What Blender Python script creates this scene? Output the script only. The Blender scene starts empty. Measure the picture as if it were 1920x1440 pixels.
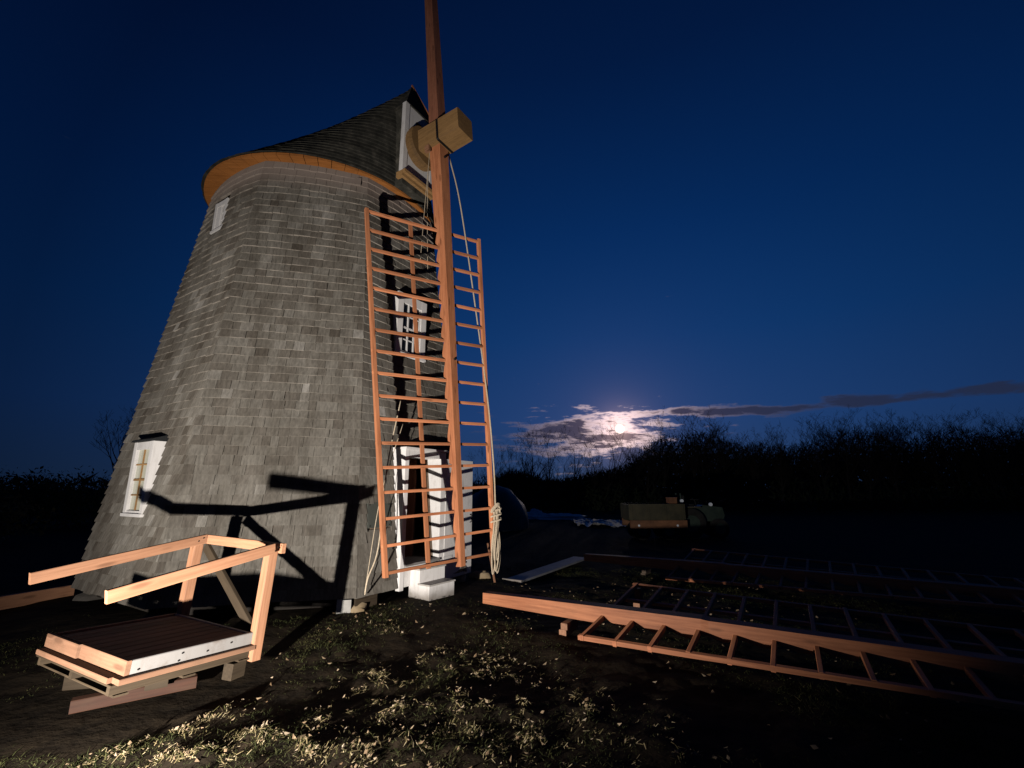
import bpy, math, random
from mathutils import Vector, Matrix, noise
R = math.radians
V = Vector
random.seed(7)
SC = bpy.context.scene
COL = SC.collection

# ------------------------------------------------------------------ camera
cd = bpy.data.cameras.new('camera')
cam = bpy.data.objects.new('camera', cd)
COL.objects.link(cam)
cd.sensor_width = 36.0
cd.lens = 862.0 / 1920.0 * 36.0
cd.clip_start = 0.05
cd.clip_end = 3000
CAM = V((0, 0, 1.68))
PITCH = 0.22299
cam.location = CAM
cam.rotation_euler = (R(90) + PITCH, R(0.066), 0)
SC.camera = cam

# ------------------------------------------------------------------ exposure
SC.view_settings.view_transform = 'Standard'
SC.view_settings.look = 'None'
SC.view_settings.exposure = 0.0
SC.view_settings.gamma = 1.0
SC.view_settings.use_curve_mapping = False
SC.cycles.use_denoising = True
SC.cycles.max_bounces = 6

# ------------------------------------------------------------------ world: dusk sky, moon, moonlit cloud bank
MOON_AZ, MOON_EL = R(13.23), R(6.97)
MD = V((math.sin(MOON_AZ) * math.cos(MOON_EL), math.cos(MOON_AZ) * math.cos(MOON_EL), math.sin(MOON_EL)))
world = bpy.data.worlds.new('World')
SC.world = world
world.use_nodes = True
wt = world.node_tree
wt.nodes.clear()


class NB:
    """small helper that chains maths nodes"""
    def __init__(s, tree): s.t = tree
    def n(s, typ, **kw):
        nd = s.t.nodes.new(typ)
        for k, v in kw.items(): setattr(nd, k, v)
        return nd
    def put(s, sock, v):
        if isinstance(v, bpy.types.NodeSocket): s.t.links.new(v, sock)
        else: sock.default_value = v
    def m(s, op, a, b=None, c=None, clamp=False):
        nd = s.n('ShaderNodeMath', operation=op, use_clamp=clamp)
        for i, v in enumerate((a, b, c)):
            if v is not None: s.put(nd.inputs[i], v)
        return nd.outputs[0]
    def ss(s, x, lo, hi):
        nd = s.n('ShaderNodeMapRange', interpolation_type='SMOOTHSTEP')
        s.put(nd.inputs[0], x)
        nd.inputs[1].default_value = lo; nd.inputs[2].default_value = hi
        return nd.outputs[0]
    def gauss(s, x, c, w):
        d = s.m('DIVIDE', s.m('SUBTRACT', x, c), w)
        return s.m('EXPONENT', s.m('MULTIPLY', s.m('MULTIPLY', d, d), -1.0))
    def ramp(s, x, stops):
        nd = s.n('ShaderNodeValToRGB')
        e = nd.color_ramp.elements
        while len(e) < len(stops): e.new(0.5)
        for el, (p, c) in zip(e, stops):
            el.position = p; el.color = (*c, 1)
        s.put(nd.inputs[0], x)
        return nd.outputs[0]
    def mix(s, f, a, b, mode='MIX'):
        nd = s.n('ShaderNodeMix', data_type='RGBA', blend_type=mode)
        s.put(nd.inputs[0], f)
        for i, v in ((6, a), (7, b)):
            s.put(nd.inputs[i], v if isinstance(v, bpy.types.NodeSocket) else (*v, 1))
        return nd.outputs[2]
    def noise(s, vec, scale, detail=4, rough=0.55, dim='3D'):
        nd = s.n('ShaderNodeTexNoise', noise_dimensions=dim)
        s.put(nd.inputs['Vector'], vec)
        nd.inputs['Scale'].default_value = scale
        nd.inputs['Detail'].default_value = detail
        nd.inputs['Roughness'].default_value = rough
        return nd.outputs[0]
    def xyz(s, x, y, z):
        nd = s.n('ShaderNodeCombineXYZ')
        for i, v in enumerate((x, y, z)): s.put(nd.inputs[i], v)
        return nd.outputs[0]
    def sep(s, v):
        nd = s.n('ShaderNodeSeparateXYZ'); s.put(nd.inputs[0], v); return nd.outputs
    def mapping(s, v, scale, loc=(0, 0, 0)):
        nd = s.n('ShaderNodeMapping'); s.put(nd.inputs['Vector'], v)
        nd.inputs['Scale'].default_value = scale; nd.inputs['Location'].default_value = loc
        return nd.outputs[0]


w = NB(wt)
tc = w.n('ShaderNodeTexCoord')
dv = tc.outputs['Generated']
sx, sy, sz = w.sep(dv)
el = w.m('MULTIPLY', w.m('ARCSINE', sz), 57.2958)
az = w.m('MULTIPLY', w.m('ARCTAN2', sx, sy), 57.2958)
dt = w.n('ShaderNodeVectorMath', operation='DOT_PRODUCT')
w.put(dt.inputs[0], dv); dt.inputs[1].default_value = MD
ang = w.m('MULTIPLY', w.m('ARCCOSINE', w.m('MINIMUM', dt.outputs['Value'], 0.9999999)), 57.2958)
# afterglow sky: the twilight arch brightens towards the horizon, deep navy overhead
sky = w.ramp(w.m('DIVIDE', w.m('MAXIMUM', el, 0.0), 90.0), [
    (0.0, (0.0175, 0.042, 0.105)), (0.09, (0.0110, 0.043, 0.148)), (0.20, (0.0042, 0.035, 0.138)),
    (0.34, (0.0018, 0.0240, 0.110)), (0.52, (0.0012, 0.0140, 0.070)), (1.0, (0.0004, 0.0050, 0.027))])
sky = w.mix(1.0, sky, w.ramp(w.m('DIVIDE', ang, 180.0), [
    (0.0, (1.2, 1.2, 1.2)), (0.13, (0.96, 0.96, 0.96)), (0.25, (0.60, 0.62, 0.64)), (0.34, (0.28, 0.31, 0.34)), (1.0, (0.22, 0.24, 0.26))]), 'MULTIPLY')
# cloud bank round the moon and a long thin streak at the same height
cv = w.xyz(w.m('MULTIPLY', az, 0.15), w.m('MULTIPLY', el, 0.62), 3.7)
n1 = w.noise(cv, 1.7, 9, 0.60)
bank = w.m('MULTIPLY', w.gauss(el, 6.3, 3.2), w.gauss(az, 9.0, 12.5))
elw = w.m('SUBTRACT', el, w.m('MULTIPLY', w.m('SUBTRACT', w.noise(w.xyz(w.m('MULTIPLY', az, 0.05), 0.0, 1.3), 1.0, 2), 0.5), 3.0))
streak = w.m('MULTIPLY', w.gauss(elw, 8.6, 0.75), w.ss(az, 14.0, 24.0))
dens = w.m('ADD', w.m('SUBTRACT', n1, 0.13), w.m('ADD', w.m('MULTIPLY', bank, 0.44), w.m('MULTIPLY', streak, 0.42)))
den = w.ss(dens, 0.57, 0.81)
rim = w.m('MULTIPLY', w.m('MULTIPLY', den, w.m('SUBTRACT', 1.0, den)), 4.0)
near = w.m('EXPONENT', w.m('MULTIPLY', ang, -0.26))
near2 = w.m('EXPONENT', w.m('MULTIPLY', ang, -0.12))
ccol = w.mix(near2, (0.015, 0.022, 0.052), (0.070, 0.054, 0.090))
sky = w.mix(w.m('MULTIPLY', den, 0.9), sky, ccol)
lit = w.m('MULTIPLY', w.m('MULTIPLY', rim, near), 1.6)
sky = w.mix(lit, sky, (0.95, 0.68, 0.62), 'ADD')
glow = w.m('ADD', w.m('MULTIPLY', w.m('EXPONENT', w.m('MULTIPLY', ang, -0.8)), 0.5),
           w.m('MULTIPLY', w.m('EXPONENT', w.m('MULTIPLY', ang, -0.20)), 0.05))
sky = w.mix(glow, sky, (1.0, 0.62, 0.50), 'ADD')
disc = w.m('SUBTRACT', 1.0, w.ss(ang, 0.38, 0.62))
sky = w.mix(disc, sky, (2.6, 2.2, 1.9))
sky = w.mix(w.ss(el, -0.6, 0.0), (0.002, 0.003, 0.006), sky)
bg = w.n('ShaderNodeBackground')
w.put(bg.inputs[0], sky)
bg.inputs[1].default_value = 1.0
wo = w.n('ShaderNodeOutputWorld')
wt.links.new(bg.outputs[0], wo.inputs[0])

# moonlight: the one sun lamp, from the moon's own direction
sl = bpy.data.lights.new('moonlight', 'SUN')
sl.energy = 0.05
sl.angle = R(0.6)
sl.color = (1.0, 0.86, 0.78)
so = bpy.data.objects.new('moonlight', sl)
COL.objects.link(so)
so.location = (20, 80, 30)
so.rotation_euler = MD.to_track_quat('Z', 'Y').to_euler()

# ------------------------------------------------------------------ materials
MATS = {}


def mat(name, rough=0.8, spec=0.3):
    m = bpy.data.materials.new(name)
    m.use_nodes = True
    t = m.node_tree
    b = t.nodes['Principled BSDF']
    b.inputs['Roughness'].default_value = rough
    b.inputs['Specular IOR Level'].default_value = spec
    if 'Diffuse Roughness' in b.inputs: b.inputs['Diffuse Roughness'].default_value = 1.0 if rough > 0.6 else 0.4
    MATS[name] = m
    return m, NB(t), b


def bump(n, b, h, strength=0.3, dist=0.01):
    nd = n.n('ShaderNodeBump')
    nd.inputs['Strength'].default_value = strength
    nd.inputs['Distance'].default_value = dist
    n.put(nd.inputs['Height'], h)
    n.t.links.new(nd.outputs[0], b.inputs['Normal'])


def wood(name, dark, light, rough=0.65, knots=True, grime=0.0):
    m, n, b = mat(name, rough, 0.25)
    t = n.n('ShaderNodeTexCoord'); oi = n.n('ShaderNodeObjectInfo')
    off = n.xyz(n.m('MULTIPLY', oi.outputs['Random'], 37.0), n.m('MULTIPLY', oi.outputs['Random'], 11.0), 0.0)
    va = n.n('ShaderNodeVectorMath', operation='ADD')
    n.put(va.inputs[0], t.outputs['Object']); n.put(va.inputs[1], off)
    p = va.outputs[0]
    g = n.noise(n.mapping(p, (1.2, 26, 26)), 1.6, 5, 0.6)
    broad = n.noise(n.mapping(p, (0.8, 3, 3)), 1.0, 3)
    f = n.m('ADD', n.m('MULTIPLY', g, 0.85), n.m('MULTIPLY', n.m('SUBTRACT', broad, 0.2), 0.5))
    c = n.ramp(f, [(0.3, dark), (0.75, light)])
    tone = n.m('ADD', 0.72, n.m('MULTIPLY', oi.outputs['Random'], 0.48))
    c = n.mix(1.0, c, n.xyz(tone, tone, tone), 'MULTIPLY')
    if knots:
        vo = n.n('ShaderNodeTexVoronoi')
        n.put(vo.inputs['Vector'], n.mapping(p, (2.2, 9, 9))); vo.inputs['Scale'].default_value = 1.0
        k = n.m('SUBTRACT', 1.0, n.ss(vo.outputs[0], 0.10, 0.24))
        c = n.mix(n.m('MULTIPLY', k, 0.6), c, tuple(x * 0.45 for x in dark))
    if grime:
        gr = n.ss(n.noise(n.mapping(p, (2, 4, 4)), 3.0, 6, 0.7), 0.45, 0.7)
        c = n.mix(n.m('MULTIPLY', gr, grime), c, (0.05, 0.035, 0.02))
    n.put(b.inputs['Base Color'], c)
    bump(n, b, g, 0.25, 0.004)
    return m


M_FIR = wood('fir_timber', (0.29, 0.098, 0.042), (0.55, 0.225, 0.105), 0.65, True, 0.12)
M_FIRD = wood('dimmed_fir_timber', (0.15, 0.055, 0.032), (0.28, 0.115, 0.068), 0.7, True, 0.2)  # fir darkened in colour for the lamp light fading higher up
M_LUMD = wood('dimmed_lumber', (0.125, 0.062, 0.036), (0.205, 0.112, 0.068), 0.75, True, 0.25)  # lumber darkened in colour to offset the strong light close to the lamp
M_LUM = wood('new_lumber', (0.215, 0.098, 0.052), (0.36, 0.185, 0.105), 0.65, True, 0.10)
M_OLD = wood('weathered_board', (0.085, 0.062, 0.045), (0.17, 0.125, 0.09), 0.85, False, 0.3)
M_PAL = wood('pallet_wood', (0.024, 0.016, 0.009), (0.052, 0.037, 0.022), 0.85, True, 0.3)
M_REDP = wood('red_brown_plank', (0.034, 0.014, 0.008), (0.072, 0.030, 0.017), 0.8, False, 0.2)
M_SILL = wood('shaded_sill', (0.012, 0.010, 0.008), (0.026, 0.021, 0.017), 0.9, False)  # shade under the wall put into the sill's colour
M_DECK = wood('deck_plank', (0.12, 0.062, 0.038), (0.25, 0.14, 0.09), 0.75, False, 0.2)
M_OAK = wood('oak_shaft', (0.20, 0.112, 0.042), (0.31, 0.18, 0.075), 0.75, False, 0.25)
M_SOF = wood('cedar_soffit', (0.26, 0.095, 0.022), (0.44, 0.17, 0.045), 0.7, False, 0.15)
M_INT = wood('interior_timber', (0.20, 0.075, 0.04), (0.32, 0.13, 0.07), 0.8, False)


def paint(name, col, wear=(0.32, 0.29, 0.25), amt=0.5, rough=0.5, splash=False):
    m, n, b = mat(name, rough, 0.35)
    t = n.n('ShaderNodeTexCoord')
    g = n.noise(t.outputs['Object'], 5.0, 6, 0.65)
    g2 = n.noise(n.mapping(t.outputs['Object'], (14, 14, 2)), 1.5, 4)
    c = n.mix(n.m('MULTIPLY', n.ss(g, 0.5, 0.75), amt), col, wear)
    c = n.mix(n.m('MULTIPLY', n.ss(g2, 0.45, 0.8), 0.25), c, wear)
    wz = n.sep(n.n('ShaderNodeNewGeometry').outputs['Position'])[2]
    dirt = n.m('MULTIPLY', n.m('SUBTRACT', 1.0, n.ss(n.m('ADD', wz, n.m('MULTIPLY', g, 0.25)), 0.22, 0.42)), 0.75)
    if splash: c = n.mix(dirt, c, (0.10, 0.075, 0.05))
    n.put(b.inputs['Base Color'], c)
    bump(n, b, g2, 0.15, 0.003)
    return m


M_WHITE = paint('white_paint', (0.70, 0.68, 0.66), amt=0.35, splash=True)
M_DWHITE = paint('scuffed_white_paint', (0.21, 0.20, 0.19), (0.12, 0.09, 0.07), 0.9)
M_TREAD = paint('worn_tread_paint', (0.40, 0.38, 0.35), (0.16, 0.13, 0.10), 0.9)
M_BLACK = paint('black_roofing', (0.012, 0.013, 0.014), (0.03, 0.03, 0.03), 0.4, 0.8)
M_IRON = paint('black_iron', (0.010, 0.009, 0.009), (0.035, 0.02, 0.012), 0.4, 0.55)
M_HATCH = paint('hatch_paint', (0.050, 0.054, 0.046), (0.09, 0.085, 0.07), 0.6, 0.7)


def shingle_mat(name, src):
    m, n, b = mat(name, 0.88, 0.2)
    t = n.n('ShaderNodeTexCoord')
    if src == 'object':
        f = n.m('ADD', 0.27, n.m('MULTIPLY', n.n('ShaderNodeObjectInfo').outputs['Random'], 0.36))
        geo = n.n('ShaderNodeNewGeometry'); p = geo.outputs['Position']
    else:
        a = n.n('ShaderNodeAttribute'); a.attribute_name = 'tone'
        f = a.outputs['Fac']; p = n.n('ShaderNodeNewGeometry').outputs['Position']
    c = n.ramp(f, [(0.0, (0.072, 0.062, 0.050)), (0.25, (0.104, 0.092, 0.077)), (0.55, (0.138, 0.127, 0.109)),
                   (0.8, (0.180, 0.168, 0.148)), (1.0, (0.255, 0.241, 0.220))])
    gr = n.noise(n.mapping(p, (34, 34, 2.6)), 1.0, 4, 0.6)
    c = n.mix(1.0, c, n.ramp(gr, [(0.25, (0.62, 0.62, 0.62)), (0.75, (1.28, 1.28, 1.28))]), 'MULTIPLY')
    st = n.noise(n.mapping(p, (3.0, 3.0, 0.7)), 1.0, 6, 0.65)
    c = n.mix(1.0, c, n.ramp(st, [(0.3, (0.68, 0.66, 0.63)), (0.7, (1.28, 1.29, 1.30))]), 'MULTIPLY')
    z = n.sep(p)[2]
    # butt ends paler: the lamp's light from below put into the colour
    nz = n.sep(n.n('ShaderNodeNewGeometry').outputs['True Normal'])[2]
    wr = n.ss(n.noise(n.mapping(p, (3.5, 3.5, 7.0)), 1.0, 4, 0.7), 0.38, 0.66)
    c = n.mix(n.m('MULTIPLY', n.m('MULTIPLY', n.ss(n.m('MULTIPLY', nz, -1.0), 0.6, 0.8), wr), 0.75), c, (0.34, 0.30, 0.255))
    # the last few courses under the eave turn paler
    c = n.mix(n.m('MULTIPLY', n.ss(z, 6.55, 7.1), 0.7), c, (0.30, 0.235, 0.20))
    n.put(b.inputs['Base Color'], c)
    bump(n, b, gr, 0.35, 0.004)
    return m


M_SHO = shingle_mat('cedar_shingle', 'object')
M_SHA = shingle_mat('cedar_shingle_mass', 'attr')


def caproof():
    m, n, b = mat('cap_roof_shingle', 0.85, 0.15)
    p = n.n('ShaderNodeNewGeometry').outputs['Position']
    oi = n.n('ShaderNodeObjectInfo')
    g = n.noise(n.mapping(p, (7, 7, 5)), 1.0, 5, 0.6)
    c = n.ramp(g, [(0.3, (0.020, 0.020, 0.017)), (0.55, (0.043, 0.041, 0.034)), (0.75, (0.085, 0.078, 0.064))])
    tn = n.m('ADD', 0.7, n.m('MULTIPLY', oi.outputs['Random'], 0.6))
    c = n.mix(1.0, c, n.xyz(tn, tn, tn), 'MULTIPLY')
    n.put(b.inputs['Base Color'], c)
    bump(n, b, n.noise(n.mapping(p, (20, 20, 20)), 1.0, 3), 0.4, 0.01)
    return m


M_CAP = caproof()


def simple(name, c1, c2, scale=4, rough=0.9, spec=0.2, b_amt=0.3, b_dist=0.01):
    m, n, b = mat(name, rough, spec)
    p = n.n('ShaderNodeNewGeometry').outputs['Position']
    g = n.noise(p, scale, 6, 0.65)
    n.put(b.inputs['Base Color'], n.ramp(g, [(0.32, c1), (0.68, c2)]))
    bump(n, b, g, b_amt, b_dist)
    return m


M_GROUND = simple('earth', (0.009, 0.0065, 0.004), (0.030, 0.021, 0.012), 5, 0.95, 0.1, 0.6, 0.03)
M_GROUND.node_tree.nodes['Principled BSDF'].inputs['Diffuse Roughness'].default_value = 0.0
M_STONE = simple('field_stone', (0.22, 0.16, 0.09), (0.36, 0.28, 0.18), 6, 0.9)
M_DSTONE = simple('shaded_field_stone', (0.05, 0.045, 0.04), (0.10, 0.09, 0.08), 6, 0.9)  # field stone with the shade under the mill put into its colour
M_ROPE = simple('manila_rope', (0.40, 0.32, 0.22), (0.62, 0.53, 0.40), 60, 0.9)
M_BARK = simple('tree_bark', (0.020, 0.016, 0.013), (0.045, 0.038, 0.03), 3, 0.95)
M_TWIG = simple('tree_twig', (0.018, 0.015, 0.012), (0.035, 0.029, 0.022), 2, 0.95)
M_EVER = simple('evergreen_leaf', (0.012, 0.018, 0.008), (0.035, 0.045, 0.02), 2, 0.9)
M_TARP = simple('grey_tarp', (0.045, 0.055, 0.065), (0.085, 0.095, 0.105), 1.5, 0.55, 0.4, 0.5, 0.05)
M_SNOW = simple('old_snow', (0.62, 0.66, 0.72), (0.80, 0.82, 0.86), 3, 0.8, 0.3)
M_PLAST = simple('plastic_sheet', (0.25, 0.25, 0.27), (0.55, 0.53, 0.52), 4, 0.15, 0.6, 0.6, 0.05)
M_OLIVE = simple('olive_metal', (0.022, 0.021, 0.010), (0.055, 0.047, 0.022), 3, 0.6, 0.4)
M_RUST = simple('orange_steel', (0.10, 0.042, 0.018), (0.20, 0.088, 0.038), 4, 0.6, 0.4)
M_TYRE = simple('rubber', (0.010, 0.010, 0.010), (0.02, 0.02, 0.02), 8, 0.9)
M_STEEL = simple('dark_green_steel', (0.012, 0.022, 0.016), (0.03, 0.045, 0.032), 4, 0.45, 0.5)
M_LAMPH = simple('yellow_housing', (0.45, 0.28, 0.02), (0.55, 0.36, 0.04), 8, 0.5, 0.4)


def glassmat(name, col, rough=0.06):
    m, n, b = mat(name, rough, 0.6)
    p = n.n('ShaderNodeNewGeometry').outputs['Position']
    n.put(b.inputs['Base Color'], n.mix(n.noise(p, 3.0, 3), tuple(c * 0.8 for c in col), col))
    return m


M_GLASS = glassmat('dark_window_glass', (0.010, 0.011, 0.013))
M_BLIND = glassmat('window_glass_over_pale_blind', (0.62, 0.62, 0.50), 0.15)
M_REFL = glassmat('lamp_lens', (0.75, 0.8, 0.85), 0.1)


def vcolmat(name, stops, rough=0.9, trans=0.0):
    m, n, b = mat(name, rough, 0.15)
    a = n.n('ShaderNodeAttribute'); a.attribute_name = 'tone'
    n.put(b.inputs['Base Color'], n.ramp(a.outputs['Fac'], stops))
    return m


M_GRASS = vcolmat('rough_grass', [(0.0, (0.022, 0.026, 0.008)), (0.45, (0.055, 0.052, 0.018)), (0.75, (0.17, 0.13, 0.065)), (1.0, (0.34, 0.28, 0.17))])
M_LEAF = vcolmat('dead_leaf', [(0.0, (0.10, 0.06, 0.03)), (0.5, (0.20, 0.145, 0.09)), (1.0, (0.40, 0.33, 0.25))])

# ------------------------------------------------------------------ object helpers
WM = {}


def link(name, data, M, parent=None):
    o = bpy.data.objects.new(name, data)
    COL.objects.link(o)
    WM[o] = M.copy()
    if parent is not None:
        o.parent = parent
        o.matrix_parent_inverse = WM[parent].inverted()
    o.matrix_basis = M
    return o


def thing(name, label, cat, loc=(0, 0, 0), group=None, rz=0.0):
    o = link(name, None, Matrix.Translation(V(loc)) @ Matrix.Rotation(rz, 4, 'Z'))
    o.empty_display_size = 0.2
    return tag(o, label, cat, group)


def tag(o, label=None, cat=None, group=None, kind=None):
    if label: o['label'] = label
    if cat: o['category'] = cat
    if group: o['group'] = group
    if kind: o['kind'] = kind
    return o


class MB:
    def __init__(s): s.v = []; s.f = []; s.t = []
    def quad(s, *p, tone=0.5):
        i = len(s.v); s.v += [tuple(q) for q in p]
        s.f.append(tuple(range(i, i + len(p)))); s.t.append(tone)
    def hexa(s, p, tone=0.5):
        """8 points: bottom ring 0-3, top ring 4-7"""
        i = len(s.v); s.v += [tuple(q) for q in p]
        for f in ((3, 2, 1, 0), (4, 5, 6, 7), (0, 1, 5, 4), (1, 2, 6, 5), (2, 3, 7, 6), (3, 0, 4, 7)):
            s.f.append(tuple(i + k for k in f)); s.t.append(tone)
    def box(s, x0, x1, y0, y1, z0, z1, tone=0.5):
        s.hexa([(x0, y0, z0), (x1, y0, z0), (x1, y1, z0), (x0, y1, z0), (x0, y0, z1), (x1, y0, z1), (x1, y1, z1), (x0, y1, z1)], tone)
    def prism(s, poly, z0, z1, fn=None, tone=0.5):
        """extrude a 2-D polygon; fn maps (a,b,c) to a point"""
        fn = fn or (lambda a, b, c: (a, b, c))
        n = len(poly); i = len(s.v)
        s.v += [tuple(fn(a, b, z0)) for a, b in poly] + [tuple(fn(a, b, z1)) for a, b in poly]
        s.f.append(tuple(i + k for k in reversed(range(n)))); s.t.append(tone)
        s.f.append(tuple(i + n + k for k in range(n))); s.t.append(tone)
        for k in range(n):
            j = (k + 1) % n
            s.f.append((i + k, i + j, i + n + j, i + n + k)); s.t.append(tone)
    def tube(s, pts, rad, sides=6, tone=0.5, cap=True):
        pts = [V(p) for p in pts]; n = len(pts)
        rads = rad if isinstance(rad, (list, tuple)) else [rad] * n
        i0 = len(s.v); up = None
        for k, p in enumerate(pts):
            d = (pts[min(k + 1, n - 1)] - pts[max(k - 1, 0)])
            d = d.normalized() if d.length > 1e-9 else V((0, 0, 1))
            if up is None or abs(up.dot(d)) > 0.97:
                up = V((1, 0, 0)) if abs(d.x) < 0.8 else V((0, 1, 0))
            a = (up - d * up.dot(d)).normalized(); b = d.cross(a); up = a
            for j in range(sides):
                q = 2 * math.pi * j / sides
                s.v.append(tuple(p + (a * math.cos(q) + b * math.sin(q)) * rads[k]))
        for k in range(n - 1):
            for j in range(sides):
                l = (j + 1) % sides
                s.f.append((i0 + k * sides + j, i0 + k * sides + l, i0 + (k + 1) * sides + l, i0 + (k + 1) * sides + j)); s.t.append(tone)
        if cap and sides > 2:
            s.f.append(tuple(i0 + j for j in reversed(range(sides)))); s.t.append(tone)
            s.f.append(tuple(i0 + (n - 1) * sides + j for j in range(sides))); s.t.append(tone)
    def mesh(s, name, m, smooth=False, tones=False):
        me = bpy.data.meshes.new(name)
        me.from_pydata(s.v, [], s.f)
        me.materials.append(m)
        if tones:
            a = me.attributes.new('tone', 'FLOAT', 'FACE')
            a.data.foreach_set('value', s.t)
        if smooth: me.polygons.foreach_set('use_smooth', [True] * len(me.polygons))
        me.update()
        return me
    def build(s, name, m, parent=None, M=None, smooth=False, tones=False):
        return link(name, s.mesh(name, m, smooth, tones), M or (WM[parent] if parent is not None and False else Matrix.Identity(4)), parent)


def frame_matrix(o, x, y, z):
    return Matrix(((x.x, y.x, z.x, o.x), (x.y, y.y, z.y, o.y), (x.z, y.z, z.z, o.z), (0, 0, 0, 1)))


def chamfer(mb, L, w0, h0, w1=None, h1=None, c=0.006):
    """bar along local X from 0 to L, octagonal section = box with small chamfers"""
    w1 = w0 if w1 is None else w1; h1 = h0 if h1 is None else h1
    def ring(x, w, h):
        a, b = w / 2, h / 2
        return [(x, -a + c, -b), (x, a - c, -b), (x, a, -b + c), (x, a, b - c), (x, a - c, b), (x, -a + c, b), (x, -a, b - c), (x, -a, -b + c)]
    i = len(mb.v)
    mb.v += ring(0, w0, h0) + ring(L, w1, h1)
    mb.f.append(tuple(i + k for k in reversed(range(8)))); mb.f.append(tuple(i + 8 + k for k in range(8)))
    mb.t += [0.5, 0.5]
    for k in range(8):
        j = (k + 1) % 8
        mb.f.append((i + k, i + j, i + 8 + j, i + 8 + k)); mb.t.append(0.5)


def beam(name, p0, p1, w, h, m, parent=None, up=(0, 0, 1), w1=None, h1=None, c=0.005):
    """timber from p0 to p1: w across, h along 'up'"""
    p0, p1 = V(p0), V(p1)
    x = (p1 - p0); L = x.length; x.normalize()
    u = V(up); z = (u - x * u.dot(x)).normalized(); y = z.cross(x)
    mb = MB(); chamfer(mb, L, w, h, w1, h1, c)
    return link(name, mb.mesh(name, m), frame_matrix(p0, x, y, z), parent)


def rope(name, pts, r, m=None, parent=None, sides=6):
    mb = MB(); mb.tube(pts, r, sides)
    return mb.build(name, m or M_ROPE, parent, smooth=True)


def catmull(P_, n=8):
    P_ = [V(p) for p in P_]; out = []
    Q = [P_[0] * 2 - P_[1]] + P_ + [P_[-1] * 2 - P_[-2]]
    for i in range(1, len(Q) - 2):
        for k in range(n):
            t = k / n
            a, b, c, d = Q[i - 1:i + 3]
            out.append(0.5 * ((2 * b) + (c - a) * t + (2 * a - 5 * b + 4 * c - d) * t * t + (3 * b - a - 3 * c + d) * t ** 3))
    return out + [P_[-1]]

# ------------------------------------------------------------------ ground
LAMP = V((-2.474, 1.12, 0.27))
PL_O = V((-2.361, 4.588, 0.401))                    # the landing's near right corner


def ray_at(px, py, y):
    dx, dz = (px - 960) / 862.0, (720 - py) / 862.0
    dirv = V((dx, math.cos(PITCH) - dz * math.sin(PITCH), math.sin(PITCH) + dz * math.cos(PITCH)))
    return CAM + dirv * (y / dirv.y)


def gpt(px, py):
    q = ray_at(px, py, 10.0) - CAM
    t = -CAM.z / q.z
    return CAM + q * t


# lumps of dry grass and turned earth seen in the yard (picture points on the ground, size)
CLODS = ((855, 1235, 150, 0.30), (935, 1255, 110, 0.25), (700, 1275, 120, 0.22), (715, 1190, 40, 0.12), (850, 1330, 120, 0.3), (960, 1330, 100, 0.35), (740, 1330, 60, .15), (610, 1345, 60, 0.12), (480, 1390, 80, 0.13), (370, 1345, 90, 0.16), (430, 1330, 60, 0.12),
         (380, 1425, 60, 0.10), (305, 1432, 60, 0.09), (225, 1415, 80, 0.16), (640, 1410, 140, 0.16), (745, 1400, 120, 0.18), (850, 1400, 120, 0.2), (1000, 1400, 100, 0.25), (1090, 1330, 60, 0.25), (560, 1410, 60, 0.1), (330, 1380, 60, .16), (1230, 1400, 50, 0.3))
LUMPS = [(gpt(px, py), rd) for (px, py, nn_, rd) in CLODS]


def gh(x, y):
    """height of the rough ground"""
    d = math.hypot(x, y - 5)
    f = 1.0 / (1.0 + (d / 14.0) ** 2)
    h = noise.noise(V((x * 0.9, y * 0.9, 0.3))) * 0.055 + noise.noise(V((x * 2.7, y * 2.7, 4.1))) * 0.028
    h += noise.noise(V((x * 8, y * 8, 7.7))) * 0.016 + noise.noise(V((x * 19, y * 19, 2.2))) * 0.007
    h *= f
    h += 0.25 * noise.noise(V((x * 0.03, y * 0.03, 9.0))) * min(1.0, max(0.0, (d - 16) / 40))
    # keep it level where things rest, and below the lamp
    for (cx_, cy_, r_) in ((-1.2, 8.0, 0.9), (-3.1, 4.45, 1.0), (-3.9, 9.06, 3.4), (-2.47, 1.1, 0.7)):
        q = math.hypot(x - cx_, y - cy_) / r_
        if q < 1.35: h *= min(1.0, max(0.0, (q - 0.75) / 0.6))
    if y < 7 and abs(x) < 4:
        for c_, rd in LUMPS:
            q = ((x - c_.x) ** 2 + (y - c_.y) ** 2) / (rd * rd)
            if q < 4: h += 0.045 * math.exp(-q * 1.3) * (0.7 + 0.9 * noise.noise(V((x * 9, y * 9, 3.3))))
    q = math.hypot(x + 3.9, y - 9.06)
    f = min(1.0, max(0.0, (4.7 - q) / 1.6))
    return h - 0.015 + 0.115 * f * f * (3 - 2 * f)


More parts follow.
